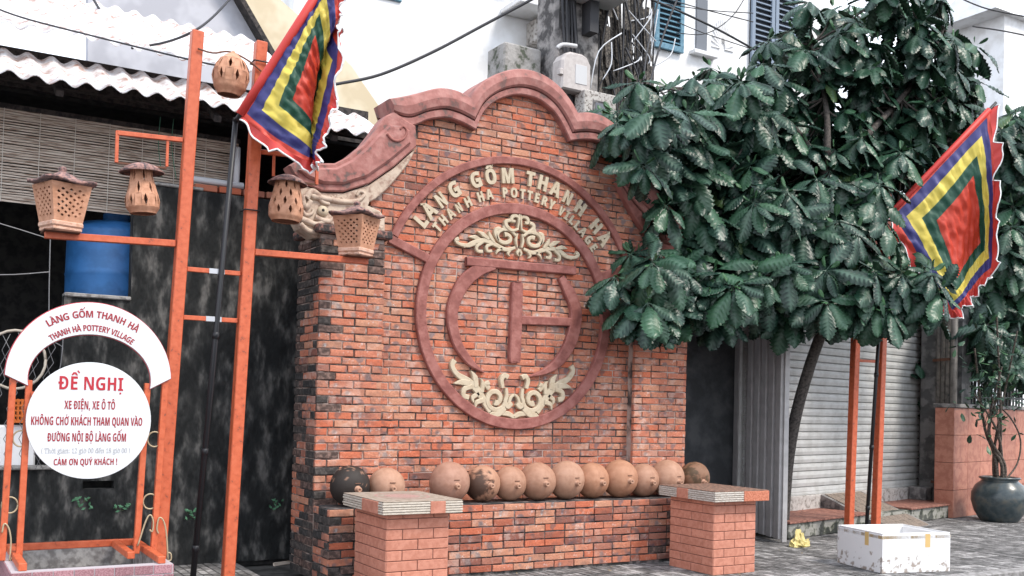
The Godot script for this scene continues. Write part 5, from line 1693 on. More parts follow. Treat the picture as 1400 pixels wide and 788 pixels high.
func build_tree(called: String, label: String, foot: Vector3, trunk: Array, trad: Array, polys: Array, limit: int, limbs: Array) -> void:
	# polys: [outline in the photograph, near depth, far depth, clusters, leaf length]
	var t := thing(called, foot, label, "tree")
	var st := S(false); tube_r(st, smooth(trunk, 6), _spread(trad, (trunk.size() - 1) * 6 + 1), 10)
	var tk := put("trunk", st, M.bark, t)
	var leaves := []
	var nodes := []
	for p in smooth(trunk, 6): nodes.append(p)
	var lm := S(false)
	for L in limbs:
		var pp := smooth(L, 6)
		tube(lm, pp, 0.05, 0.018, 7)
		for p in pp: nodes.append(p)
	if limbs.size() > 0: put("limbs", lm, M.bark, t)
	var tw := S(false)
	var cc := Vector3()
	for L in limbs: cc += L[L.size() - 1]
	cc = cc / maxf(1, limbs.size()) - Vector3(0, 0.4, 0)
	for P in polys:
		var poly := PackedVector2Array()
		var lo := Vector2(1e9, 1e9); var hi := -lo
		for q in P[0]:
			poly.append(Vector2(q[0], q[1]))
			lo = lo.min(poly[-1]); hi = hi.max(poly[-1])
		var placed := []
		var tries := 0
		var gap := sqrt((hi.x - lo.x) * (hi.y - lo.y) / P[3]) * 0.78
		while placed.size() < P[3] and tries < 6000:
			tries += 1
			var q := Vector2(rng.randf_range(lo.x, hi.x), rng.randf_range(lo.y, hi.y))
			if not Geometry2D.is_point_in_polygon(q, poly): continue
			var ok := true
			for o in placed:
				if q.distance_to(o) < gap * (1.0 - tries / 7000.0): ok = false; break
			if not ok: continue
			placed.append(q)
			var fx := clampf((q.x - lo.x) / (hi.x - lo.x), 0, 1)
			var d: float = lerpf(P[1], P[2], fx) + rng.randf_range(-0.45, 0.6)
			var tip := dp(q.x + rng.randf_range(-14, 14), q.y + rng.randf_range(-14, 14), d)
			var ax := (tip - cc).normalized() * 0.5 + Vector3(-0.18, 0.75, 0.42) + Vector3(rng.randf_range(-0.5, 0.5), rng.randf_range(-0.2, 0.3), rng.randf_range(-0.3, 0.4))
			leaf_cluster(leaves, tip, ax.normalized(), 8 + rng.randi() % 4, P[4])
			# twig back to the nearest limb
			var best: Vector3 = nodes[0]
			for nd in nodes:
				if (nd as Vector3).distance_to(tip) < best.distance_to(tip): best = nd
			tube(tw, smooth([best, best.lerp(tip, 0.5) + Vector3(0, -0.08, 0), tip - ax.normalized() * 0.08, tip], 3), 0.016, 0.008, 5)
	var twn := put("twigs", tw, M.bark, t)
	twn.set_meta("kind", "stuff")
	leaves.sort_custom(func(a, b): return (a[0].origin.distance_squared_to(EYE) / a[0].basis.get_scale().x) < (b[0].origin.distance_squared_to(EYE) / b[0].basis.get_scale().x))
	var rest := SurfaceTool.new(); rest.begin(Mesh.PRIMITIVE_TRIANGLES)
	var off := t.transform.affine_inverse()
	for i in leaves.size():
		if i < limit:
			inst("leaf", leaf_meshes[leaves[i][1]], t, off * leaves[i][0], M.leaf)
		else:
			rest.append_from(leaf_meshes[leaves[i][1]], 0, off * leaves[i][0])
	var rm: ArrayMesh = rest.commit()
	rm.surface_set_material(0, M.leaf)
	var fo := inst("crown", rm, t)
	fo.set_meta("kind", "stuff")
	print(called, " leaves ", leaves.size())
func _spread(a: Array, n: int) -> Array:
	var o := []
	for i in n:
		var f := float(i) / (n - 1) * (a.size() - 1)
		var k := mini(int(f), a.size() - 2)
		o.append(lerpf(a[k], a[k + 1], f - k))
	return o
func build_trees() -> void:
	for k in 7: leaf_meshes.append(make_leaf(k, false))
	for k in 2: leaf_meshes.append(make_leaf(20 + k, true))
	leaf_meshes.append(make_leaf(35, false))
	var f0 := Vector3(9.28, 0, -9.02)
	var tr := [f0, dp(1076, 640, 12.35), dp(1088, 570, 12.3), dp(1106, 505, 12.2), dp(1124, 452, 12.1), dp(1138, 400, 12.0), dp(1135, 320, 12.0), dp(1130, 240, 12.0)]
	var top: Vector3 = tr[7]
	var fork: Vector3 = tr[5]
	var limbs := [
		[fork, dp(1060, 370, 11.6), dp(980, 375, 11.1), dp(900, 400, 10.6)],
		[tr[6], dp(1050, 280, 11.6), dp(960, 240, 11.2), dp(890, 190, 10.9)],
		[tr[6], dp(1185, 310, 11.9), dp(1212, 350, 11.7)],
		[top, dp(1080, 170, 12.0), dp(1010, 130, 11.9), dp(900, 120, 11.6)],
		[top, dp(1130, 150, 12.2), dp(1110, 60, 12.6)],
		[top, dp(1200, 170, 12.5), dp(1260, 100, 13.0), dp(1290, 40, 13.2)],
		[tr[6], dp(1220, 230, 12.6), dp(1300, 190, 13.2), dp(1340, 150, 13.6)],
		[fork, dp(1180, 390, 11.8), dp(1240, 410, 11.7)]]
	build_tree("breadfruit_tree", "large breadfruit-like tree with big glossy dark leaves in front of the shop", f0, tr, [0.095, 0.075, 0.07, 0.068, 0.066, 0.06, 0.05, 0.04], [
		[[[838, 372], [870, 350], [930, 345], [985, 375], [1040, 380], [1050, 405], [1000, 415], [930, 415], [890, 430], [850, 405]], 10.0, 10.9, 34, 0.41],
		[[[850, 130], [900, 100], [1000, 95], [1040, 130], [1050, 260], [1040, 330], [950, 300], [900, 275], [870, 200], [840, 175]], 10.5, 11.6, 64, 0.42],
		[[[1040, 60], [1100, 20], [1180, -10], [1290, 0], [1325, 60], [1330, 110], [1310, 170], [1240, 230], [1150, 250], [1060, 200], [1035, 110]], 11.9, 13.2, 86, 0.41],
		[[[960, 290], [1050, 250], [1150, 290], [1180, 330], [1170, 400], [1060, 395], [980, 360]], 10.9, 11.6, 42, 0.42],
		[[[1060, 380], [1200, 350], [1290, 370], [1290, 400], [1240, 425], [1130, 425], [1060, 410]], 11.3, 11.8, 42, 0.42],
		[[[1120, 240], [1190, 220], [1215, 260], [1200, 300], [1130, 330]], 11.6, 12.0, 16, 0.4],
		[[[900, 250], [1000, 200], [1200, 150], [1320, 200], [1330, 380], [1250, 400], [1000, 380], [900, 330]], 12.2, 14.2, 104, 0.44],
		[[[870, 200], [960, 190], [1010, 260], [1000, 345], [930, 340], [890, 290]], 10.9, 11.5, 20, 0.41],
		[[[836, 140], [880, 110], [905, 180], [880, 240], [848, 195]], 10.1, 10.4, 9, 0.42],
		[[[1180, 100], [1320, 100], [1345, 180], [1290, 220], [1200, 210]], 13.0, 13.8, 36, 0.4]], 300, limbs)
	var f2 := Vector3(17.2, 0, -11.2)
	build_tree("background_tree", "second big-leaved tree rising behind the railing at the far end", f2, [f2, f2 + Vector3(-0.1, 1.5, 0), f2 + Vector3(0.1, 3.0, 0.1), f2 + Vector3(0, 4.6, 0.2)], [0.1, 0.08, 0.07, 0.04], [
		[[[1345, 175], [1375, 130], [1440, 140], [1450, 470], [1390, 470], [1335, 460], [1350, 400], [1370, 300], [1360, 240]], 15.5, 16.5, 70, 0.52],
		[[[1300, 440], [1440, 430], [1440, 500], [1310, 500]], 15.8, 16.6, 22, 0.42]], 150, [[f2 + Vector3(0, 3, 0), f2 + Vector3(-0.6, 4.0, 0.3)], [f2 + Vector3(0, 2.6, 0), f2 + Vector3(0.5, 3.6, 0.4)]])

# ================= shop front on the right =================
var SO := Vector3(9.05, 0, -8.72)
var SB := Basis(Vector3.UP, deg_to_rad(12.5))
func sl(a: float, y: float, b: float) -> Vector3:
	return SO + SB * Vector3(a, y, b)
func sbox(st: SurfaceTool, a0: float, a1: float, y0: float, y1: float, b0: float, b1: float, bev := 0.0) -> void:
	box(st, sl((a0 + a1) / 2, (y0 + y1) / 2, (b0 + b1) / 2), Vector3(a1 - a0, y1 - y0, b1 - b0), SB, bev)
func build_shop() -> void:
	var s := thing("shop_front", sl(2.6, 0, -0.8), "closed shop front with pale roller shutter, tiled step and small ramp", "building")
	var st := S()
	sbox(st, 0.25, 5.9, 3.05, 4.9, -1.1, -0.72)
	sbox(st, 5.2, 5.9, 0.0, 3.05, -1.1, -0.72)
	put("facade_wall", st, M.shopwall, s)
	st = S(); sbox(st, 0.05, 5.3, 0.2, 0.405, -1.0, -0.74, 0.01); put("threshold", st, M.oldplaster, s)
	# shutter slats, each a shallow curved strip
	var y := 0.41
	var k := 0
	while y < 3.05:
		st = S()
		var h := 0.108
		var pr := [[0.0, 0.0], [0.006, 0.012], [0.05, 0.02], [0.092, 0.012], [0.1, 0.0]]
		for i in pr.size() - 1:
			quad(st, sl(0.25, y + pr[i][0], -0.80 + pr[i][1]), sl(0.25, y + pr[i + 1][0], -0.80 + pr[i + 1][1]), sl(5.2, y + pr[i + 1][0], -0.80 + pr[i + 1][1]), sl(5.2, y + pr[i][0], -0.80 + pr[i][1]))
		put("shutter_slat", st, M.shutter, s)
		y += h; k += 1
	st = S(); sbox(st, 0.25, 5.2, 0.41, 3.05, -0.86, -0.82); put("shutter_back", st, M.shutter, s)
	st = S(); sbox(st, 0.25, 5.2, 0.405, 0.44, -0.82, -0.77, 0.006); put("bottom_bar", st, M.shutter, s)
	# step with terracotta tread tiles
	st = S(); sbox(st, 0.12, 4.9, 0.0, 0.188, -0.78, -0.03, 0.012); put("step_block", st, M.mossyconcrete2, s)
	var a := 0.10
	while a < 4.9:
		var aw := minf(0.4, 4.92 - a)
		if not (a > 1.8 and a < 3.05):
			for b in 2:
				st = S(); sbox(st, a, a + aw - 0.006, 0.19, 0.215 + rng.randf_range(-0.004, 0.002), -0.78 + b * 0.395, -0.39 + b * 0.395 - 0.005, 0.003)
				put("tread_tile", st, M.tread, s)
		a += 0.4
	# ramp
	st = S()
	var r0 := 2.1; var r1 := 3.25
	var T := [sl(r0, 0.40, -0.74), sl(r1, 0.40, -0.74), sl(r1 + 0.05, 0.005, 0.30), sl(r0 - 0.0, 0.005, 0.30)]
	quad(st, T[0], T[1], T[2], T[3])
	quad(st, T[0], T[3], sl(r0, 0.0, 0.3), sl(r0, 0.0, -0.74)); quad(st, T[1], T[2], sl(r1 + 0.05, 0, 0.3), sl(r1, 0, -0.74))
	put("ramp", st, M.oldconcrete, s)
	for i in 6:
		for j in 5:
			var p := func(u: float, v: float) -> Vector3: return (T[0] as Vector3).lerp(T[1], u).lerp((T[3] as Vector3).lerp(T[2], u), v) + Vector3(0, 0.012, 0)
			var u0 := 0.07 + j * 0.174; var u1 := u0 + 0.165
			var v0 := 0.02 + i * 0.162; var v1 := v0 + 0.152
			st = S()
			var q := [p.call(u0, v0), p.call(u1, v0), p.call(u1, v1), p.call(u0, v1)]
			quad(st, q[0], q[1], q[2], q[3])
			for e in 4: quad(st, q[e], q[(e + 1) % 4], q[(e + 1) % 4] - Vector3(0, 0.012, 0), q[e] - Vector3(0, 0.012, 0))
			put("ramp_tile", st, M.ramptile, s)
	# kerb block at the right end of the threshold
	st = S(); sbox(st, 4.72, 5.2, 0.216, 0.42, -0.72, -0.45, 0.015); put("kerb_block", st, M.oldconcrete, s)
	# folded gate of upright tubes at the right jamb
	var g := thing("folded_gate", sl(4.9, 0.2, -0.4), "bundle of dark upright gate tubes at the right side of the shutter", "gate")
	for i in 7:
		var t := i / 6.0
		st = S(false); var q := sl(lerpf(5.18, 4.72, t), 0.217, lerpf(-0.68, -0.04, t))
		tube(st, [q, q + Vector3(0, 3.0, 0)], 0.052, 0.052, 10)
		put("tube", st, M.gatetube, g)
	for h in [0.5, 2.4]:
		st = S(); bar(st, sl(5.18, h, -0.74), sl(4.70, h, -0.10), 0.04, 0.04); put("tie_bar", st, M.rust, g)
	st = S(); sbox(st, 4.96, 5.3, 0.216, 3.2, -0.66, -0.02); put("side_wall", st, M.shopwall, s)
	# ribbed metal screen, standing at right angles to the street
	var m0 := Vector3(8.875, 0, -8.58); var m1 := Vector3(9.34, 0, -9.9)
	var d := (m1 - m0).normalized(); var n := Vector3(d.z, 0, -d.x)
	var sc := thing("metal_screen", m0.lerp(m1, 0.5), "tall ribbed grey sheet-metal screen beside the roller shutter", "screen")
	var L := m0.distance_to(m1)
	var np := 7
	for i in np:
		var p0 := m0 + d * (L * i / np + 0.012); var p1 := m0 + d * (L * (i + 0.72) / np)
		st = S()
		var c := (p0 + p1) / 2 + Vector3(0, 1.57, 0)
		box(st, c + n * 0.035, Vector3(0.06, 3.06, p0.distance_to(p1)), Basis(n, Vector3.UP, n.cross(Vector3.UP)), 0.006)
		put("rib", st, M.sheetmetal, sc)
	st = S(); box(st, (m0 + m1) / 2 + Vector3(0, 1.56, 0), Vector3(0.012, 3.04, L), Basis(n, Vector3.UP, n.cross(Vector3.UP))); put("back_sheet", st, M.sheetdark, sc)
	st = S(); box(st, m0 + Vector3(0, 1.56, 0) - d * 0.012, Vector3(0.06, 3.1, 0.025), Basis(n, Vector3.UP, n.cross(Vector3.UP)), 0.003); put("edge_post", st, M.sheetmetal, sc)
	# alley wall between brick screen and metal screen
	var al := thing("alley_wall", Vector3(8.2, 0, -9.97), "dark grey plaster wall with black mould behind the brick screen's end", "wall")
	st = S(); box(st, Vector3(8.2, 2.0, -9.98), Vector3(2.5, 4.0, 0.14)); put("plaster_face", st, M.alley, al)
	st = S(); box(st, Vector3(8.2, 0.25, -9.905), Vector3(2.3, 0.5, 0.02), Basis(), 0.008); put("mouldy_plinth", st, M.alleymould, al)
	# orange tiled wall with railing
	var ow := thing("tiled_wall", sl(6.8, 0, 0.0), "low wall of terracotta wall tiles with a dark iron railing on top", "wall")
	st = S(); sbox(st, 4.62, 9.5, 0.0, 1.66, -0.25, 0.02); put("core", st, M.mortar_thin, ow)
	for r in 4:
		for i in 10:
			var x0 := 4.6 + i * 0.48 
			st = S(); sbox(st, x0, x0 + 0.475, r * 0.415 + 0.003, r * 0.415 + 0.412, 0.0, 0.04, 0.003)
			put("tile", st, M["wt%d" % (rng.randi() % 3)], ow)
	for r in 4:
		st = S(); sbox(st, 4.57, 4.612, r * 0.415 + 0.003, r * 0.415 + 0.412, -0.25, 0.04, 0.003); put("tile", st, M.wt0, ow)
	st = S(); sbox(st, 4.55, 9.5, 1.661, 1.72, -0.28, 0.07, 0.008); put("coping", st, M.oldconcrete, ow)
	for i in 34:
		st = S(); var xx := 4.75 + i * 0.13; bar(st, sl(xx, 1.72, -0.1), sl(xx, 2.75, -0.1), 0.022, 0.022); put("railing_bar", st, M.iron, ow)
	for yy in [1.85, 2.68]:
		st = S(); bar(st, sl(4.7, yy, -0.1), sl(9.4, yy, -0.1), 0.035, 0.035); put("railing_rail", st, M.iron, ow)
	# poster on the railing
	var pa := wz(1366, 487, sl(5.9, 2.2, 0.0).z)
	var po := thing("railing_poster", pa, "small faded pink and white poster tied to the iron railing", "poster")
	var pc := sl(5.62, 2.42, -0.05)
	st = S(); box(st, pc, Vector3(0.42, 0.3, 0.012), SB, 0.001); put("sheet", st, M.poster, po)
	st = S(); box(st, pc + SB * Vector3(0.0, -0.02, 0.008), Vector3(0.15, 0.2, 0.003), SB); put("print_block", st, M.posterpink, po)
	for i in 3:
		st = S(); box(st, pc + SB * Vector3(0.0, 0.05 - i * 0.06, 0.011), Vector3(0.11, 0.018, 0.002), SB); put("print_line", st, M.poster, po)
	po.position = pc
	for ch in po.get_children(): (ch as Node3D).position -= pc - pa
	# dark garden backdrop behind the railing: hedge of leaves
	var hd := thing("garden_hedge", sl(7.0, 0, -1.4), "dense dark hedge behind the iron railing", "hedge")
	var hs := SurfaceTool.new(); hs.begin(Mesh.PRIMITIVE_TRIANGLES)
	for i in 420:
		var o := sl(rng.randf_range(4.9, 9.2), rng.randf_range(1.0, 3.3), rng.randf_range(-1.6, -0.7))
		var f := Vector3(rng.randf_range(-1, 1), rng.randf_range(-0.9, 0.4), rng.randf_range(-0.4, 1)).normalized()
		var nn := Vector3(0.1, 1, 0.4); nn = (nn - f * nn.dot(f)).normalized()
		var s2 := rng.randf_range(0.2, 0.36)
		hs.append_from(leaf_meshes[rng.randi() % 7], 0, hd.transform.affine_inverse() * Transform3D(Basis(nn.cross(f) * s2, nn * s2, f * s2), o))
	var hm: ArrayMesh = hs.commit(); hm.surface_set_material(0, M.leaf)
	inst("foliage", hm, hd).set_meta("kind", "stuff")
	st = S(false)
	for i in 14:
		var q := sl(rng.randf_range(4.9, 9.0), 0, rng.randf_range(-1.4, -0.8))
		tube(st, smooth([q, q + Vector3(rng.randf_range(-0.2, 0.2), 1.3, 0), q + Vector3(rng.randf_range(-0.4, 0.4), 2.9, 0)], 4), 0.03, 0.012, 6)
	put("stems", st, M.bark, hd)

func build_potted() -> void:
	var c := sl(4.86, 0, 0.60)
	var t := thing("glazed_pot_plant", c, "bushy climber with bare twisted stems in a big blue-grey glazed jar", "potted plant")
	var st := S(false)
	lathe(st, [Vector2(0, 0.0), Vector2(0.25, 0.0), Vector2(0.27, 0.02), Vector2(0.345, 0.14), Vector2(0.39, 0.3), Vector2(0.385, 0.42), Vector2(0.33, 0.53), Vector2(0.255, 0.59), Vector2(0.245, 0.605), Vector2(0.285, 0.63), Vector2(0.285, 0.65), Vector2(0.25, 0.655), Vector2(0.22, 0.62), Vector2(0.22, 0.56), Vector2(0, 0.56)], c, 40)
	put("glazed_jar", st, M.glaze, t)
	st = S(false)
	var ends := []
	for i in 6:
		var a := TAU * i / 6.0
		var e := c + Vector3(-0.45 + rng.randf_range(-0.35, 0.45), rng.randf_range(1.9, 3.0), rng.randf_range(-0.2, 0.3))
		tube(st, smooth([c + Vector3(cos(a) * 0.05, 0.52, sin(a) * 0.05), c + Vector3(cos(a) * 0.07 - 0.02, 0.85, sin(a) * 0.07), c + Vector3(-0.18 + cos(a + 2) * 0.12, 1.35, sin(a + 2) * 0.1), e], 6), 0.032, 0.012, 7)
		ends.append(e)
	for i in 5:
		var q := c + Vector3(-0.15, 1.1, 0)
		tube(st, smooth([q, q + Vector3(rng.randf_range(-0.4, 0.1), 0.3, rng.randf_range(-0.1, 0.2)), q + Vector3(rng.randf_range(-0.7, 0.0), rng.randf_range(0.3, 0.9), rng.randf_range(0, 0.25))], 5), 0.01, 0.004, 5)
	tube(st, smooth([c + Vector3(0.05, 0.6, 0.05), c + Vector3(0.35, 0.85, 0.05), c + Vector3(0.42, 1.2, 0.05), c + Vector3(0.2, 1.5, 0.05), c + Vector3(-0.15, 1.72, 0.05)], 6), 0.014, 0.012, 6)
	put("stems", st, M.stem, t)
	var fs := SurfaceTool.new(); fs.begin(Mesh.PRIMITIVE_TRIANGLES)
	for i in 210:
		var e: Vector3 = ends[rng.randi() % ends.size()]
		var o := e.lerp(c + Vector3(-0.3, 1.5, 0), rng.randf() * 0.75) + Vector3(rng.randfn() * 0.28, rng.randfn() * 0.22, rng.randfn() * 0.16)
		var f := Vector3(rng.randf_range(-1, 1), rng.randf_range(-0.9, 0.5), rng.randf_range(-0.5, 1)).normalized()
		var nn := Vector3(0.1, 1, 0.3); nn = (nn - f * nn.dot(f)).normalized()
		var s := rng.randf_range(0.09, 0.17)
		fs.append_from(leaf_meshes[rng.randi() % 9], 0, t.transform.affine_inverse() * Transform3D(Basis(nn.cross(f) * s, nn * s, f * s), o))
	var fm: ArrayMesh = fs.commit(); fm.surface_set_material(0, M.leaf)
	inst("foliage", fm, t).set_meta("kind", "stuff")

func build_street_things() -> void:
	# foam box
	var c := Vector3(8.60, 0, -6.83)
	var bs := Basis(Vector3.UP, deg_to_rad(-13))
	var t := thing("foam_box", c, "open white polystyrene box with tape strips, dirty along its foot", "box")
	var st := S()
	var W := 0.80; var D := 0.70; var H := 0.375; var th := 0.045
	for q in [[0.0, D / 2 - th / 2, W, th], [0.0, -D / 2 + th / 2, W, th], [W / 2 - th / 2, 0.0, th, D - 2 * th], [-W / 2 + th / 2, 0.0, th, D - 2 * th]]:
		box(st, c + bs * Vector3(q[0], H / 2, q[1]), Vector3(q[2], H, q[3]), bs, 0.008)
	put("wall", st, M.foamwhite, t)
	# outer skins: splashed mud clings in outlined specks along the foot
	var mud := FastNoiseLite.new(); mud.seed = 12; mud.frequency = 9.0; mud.fractal_octaves = 5; mud.fractal_gain = 0.65
	for q in [[Vector3(-W / 2, 0, D / 2), Vector3(1, 0, 0), W, Vector3(0, 0, 1)], [Vector3(-W / 2, 0, -D / 2), Vector3(0, 0, 1), D, Vector3(-1, 0, 0)]]:
		st = S()
		for i in 64:
			for k in 32:
				for cc in [[0, 0], [0, 1], [1, 1], [0, 0], [1, 1], [1, 0]]:
					var p: Vector3 = (q[0] as Vector3) + (q[1] as Vector3) * float(q[2]) * ((i + cc[0]) / 64.0) + Vector3(0, (H - 0.012) * ((k + cc[1]) / 32.0) + 0.004, 0) + (q[3] as Vector3) * 0.0025
					var v := mud.get_noise_3dv(p) * 1.3 + 0.0 - p.y * 2.2
					var f := clampf(v * 9.0, 0.0, 1.0)
					st.set_color(Color(0.72, 0.71, 0.71).lerp(Color(0.23, 0.17, 0.12), f * 0.8))
					st.add_vertex(c + bs * p)
		put("outer_skin", st, M.foamskin, t)
	st = S(); box(st, c + bs * Vector3(0, 0.03, 0), Vector3(W - 2 * th, 0.05, D - 2 * th), bs); put("floor", st, M.foamwhite, t)
	st = S()
	for q in [[0.0, D / 2 + 0.001, W + 0.004, 0.003, 0.03], [-W / 2 - 0.001, 0.0, 0.003, D + 0.004, 0.03]]:
		box(st, c + bs * Vector3(q[0], H - 0.028, q[1]), Vector3(q[2], q[4], q[3]), bs)
	put("rim_tape", st, M.tape, t)
	for q in [[0.13, D / 2 + 0.003, 0.06, 0.002], [-W / 2 - 0.003, 0.12, 0.002, 0.06]]:
		st = S(); box(st, c + bs * Vector3(q[0], H - 0.065, q[1]), Vector3(q[2], 0.13, q[3]), bs); put("tape_strip", st, M.tape, t)
	st = S()
	for q in [[0.0, D / 2 - 0.01, W, 0.016], [0.0, -D / 2 + 0.01, W, 0.016], [W / 2 - 0.01, 0.0, 0.016, D - 0.04], [-W / 2 + 0.01, 0.0, 0.016, D - 0.04]]:
		box(st, c + bs * Vector3(q[0], H + 0.006, q[1]), Vector3(q[2], 0.014, q[3]), bs, 0.003)
	put("rim_lip", st, M.foamwhite, t)
	# crumpled yellow bag
	var tc := gy(1092, 748, 0.0)
	var tb := thing("crumpled_bag", tc, "crumpled pale yellow plastic bag on the paving by the metal screen", "litter")
	st = S(true)
	var n := FastNoiseLite.new(); n.seed = 5; n.frequency = 1.0
	var R := []
	for i in 13:
		var row := []
		for k in 24:
			var a := TAU * k / 24; var el := PI * 0.5 * i / 12.0
			var d := Vector3(cos(a) * cos(el), sin(el), sin(a) * cos(el))
			var rr := 0.85 + 0.7 * n.get_noise_3dv(d * 1.4) + 0.35 * absf(n.get_noise_3dv(d * 4.0))
			row.append(tc + Vector3(d.x * 0.14 * rr + 0.04 * d.y, maxf(0.003, d.y * 0.10 * rr * (1.0 + 0.9 * n.get_noise_2d(a * 0.5, 3.0))), d.z * 0.09 * rr))
		R.append(row)
	for i in 12:
		for k in 24: quad(st, R[i][k], R[i][(k + 1) % 24], R[i + 1][(k + 1) % 24], R[i + 1][k])
	put("bag", st, M.bag, tb)
	# a stick of bamboo by the wall foot, fallen leaves
	var sp := gy(386, 771, 0.02)
	var sk := S(); bar(sk, sp + Vector3(-0.09, 0, 0.02), sp + Vector3(0.09, 0.004, -0.03), 0.03, 0.02)
	var so := put("bamboo_scrap", sk, M.bamboo, self); tag(so, "short pale bamboo scrap on the paving at the black wall's foot", "scrap")
	var dl := S()
	for i in 26:
		var p := Vector3(rng.randf_range(4.2, 12.5), 0.012, rng.randf_range(-8.5, -6.5))
		if p.x < 6.0: p.z = rng.randf_range(-7.95, -7.7)
		var a := rng.randf() * TAU; var l := rng.randf_range(0.012, 0.03)
		var d1 := Vector3(cos(a), 0.1, sin(a)) * l; var d2 := Vector3(-sin(a), 0.25, cos(a)) * l * 0.45
		quad(dl, p - d1, p + d2, p + d1, p - d2)
	var dn := put("fallen_leaves", dl, M.dryleaf, self); dn.set_meta("kind", "stuff"); tag(dn, "scattered bits of dry leaf litter on the paving", "leaf litter")

func build_ground() -> void:
	var st := S(); box(st, Vector3(10, -0.16, -20), Vector3(160, 0.2, 140)); struct("ground", st, M.earth)
	# pavement of ribbed cement tiles
	var pv := Node3D.new(); pv.name = "pavement"; add_child(pv); pv.set_meta("kind", "structure")
	var tm := []
	for v in 4:
		var s2 := S()
		# dirt sits in the shallow grooves between the raised pads
		s2.set_color(Color(0.30, 0.29, 0.28))
		box(s2, Vector3(0, -0.0235, 0), Vector3(0.2985, 0.04, 0.2985))
		for i in 4:
			for k in 2:
				var tone := 1.0 + 0.12 * (((i * 3 + k * 5 + v * 2) % 5) - 2) / 2.0
				s2.set_color(Color(tone, tone, tone))
				box(s2, Vector3(-0.1115 + i * 0.0743, -0.008, -0.074 + k * 0.148), Vector3(0.0605, 0.016, 0.132), Basis(), 0.002)
		s2.generate_normals()
		tm.append(s2.commit())
	var tiles := []
	for i in range(-1, 60):
		for k in 20:
			var x := 0.15 + i * 0.3; var z := -6.45 - k * 0.3
			# keep clear of what stands on the paving
			if x > BX0 - 0.2 and x < BX1 and z < BZ - 0.1: continue
			if z < -9.7 and x < 7.0: continue
			if x > 3.0 and x < 7.2 and z < -8.1: continue
			var rel := SB.inverse() * (Vector3(x, 0, z) - SO)
			if rel.x > 0.2 and rel.z < -0.15: continue
			if z < -10.2: continue
			tiles.append(Transform3D(Basis(Vector3.UP, (rng.randi() % 2) * PI) * Basis(Vector3.RIGHT, rng.randf_range(-0.004, 0.004)), Vector3(x, 0.0 + rng.randf_range(-0.003, 0.002), z)))
	tiles.sort_custom(func(a, b): return _tile_key(a.origin) < _tile_key(b.origin))
	var by := {}
	for i in tiles.size():
		var m: Material = M["pave%d" % (rng.randi() % 4)]
		if i < 300: inst("tile", tm[rng.randi() % 4], pv, tiles[i], m)
		else:
			if not by.has(m):
				by[m] = SurfaceTool.new(); by[m].begin(Mesh.PRIMITIVE_TRIANGLES)
			by[m].append_from(tm[rng.randi() % 4], 0, tiles[i])
	var am := ArrayMesh.new()
	for m in by:
		by[m].commit(am); am.surface_set_material(am.get_surface_count() - 1, m)
	inst("tile_field", am, pv).set_meta("kind", "stuff")
	st = S(); box(st, Vector3(18, -0.045, -6.22), Vector3(60, 0.09, 0.16), Basis(), 0.012); struct("kerb", st, M.kerbstone)
	st = S(); box(st, Vector3(18, -0.1, -3.0), Vector3(60, 0.1, 6.25)); struct("road", st, M.asphalt)
func _tile_key(p: Vector3) -> float:
	# tiles that the picture shows come first
	var c := cam_basis.inverse() * (p - EYE)
	var u := PX + F * c.x / -c.z; var v := PY - F * c.y / -c.z
	var d := -c.z
	if u < -20 or u > 1420 or v > 800 or c.z > 0: d += 100.0
	return d

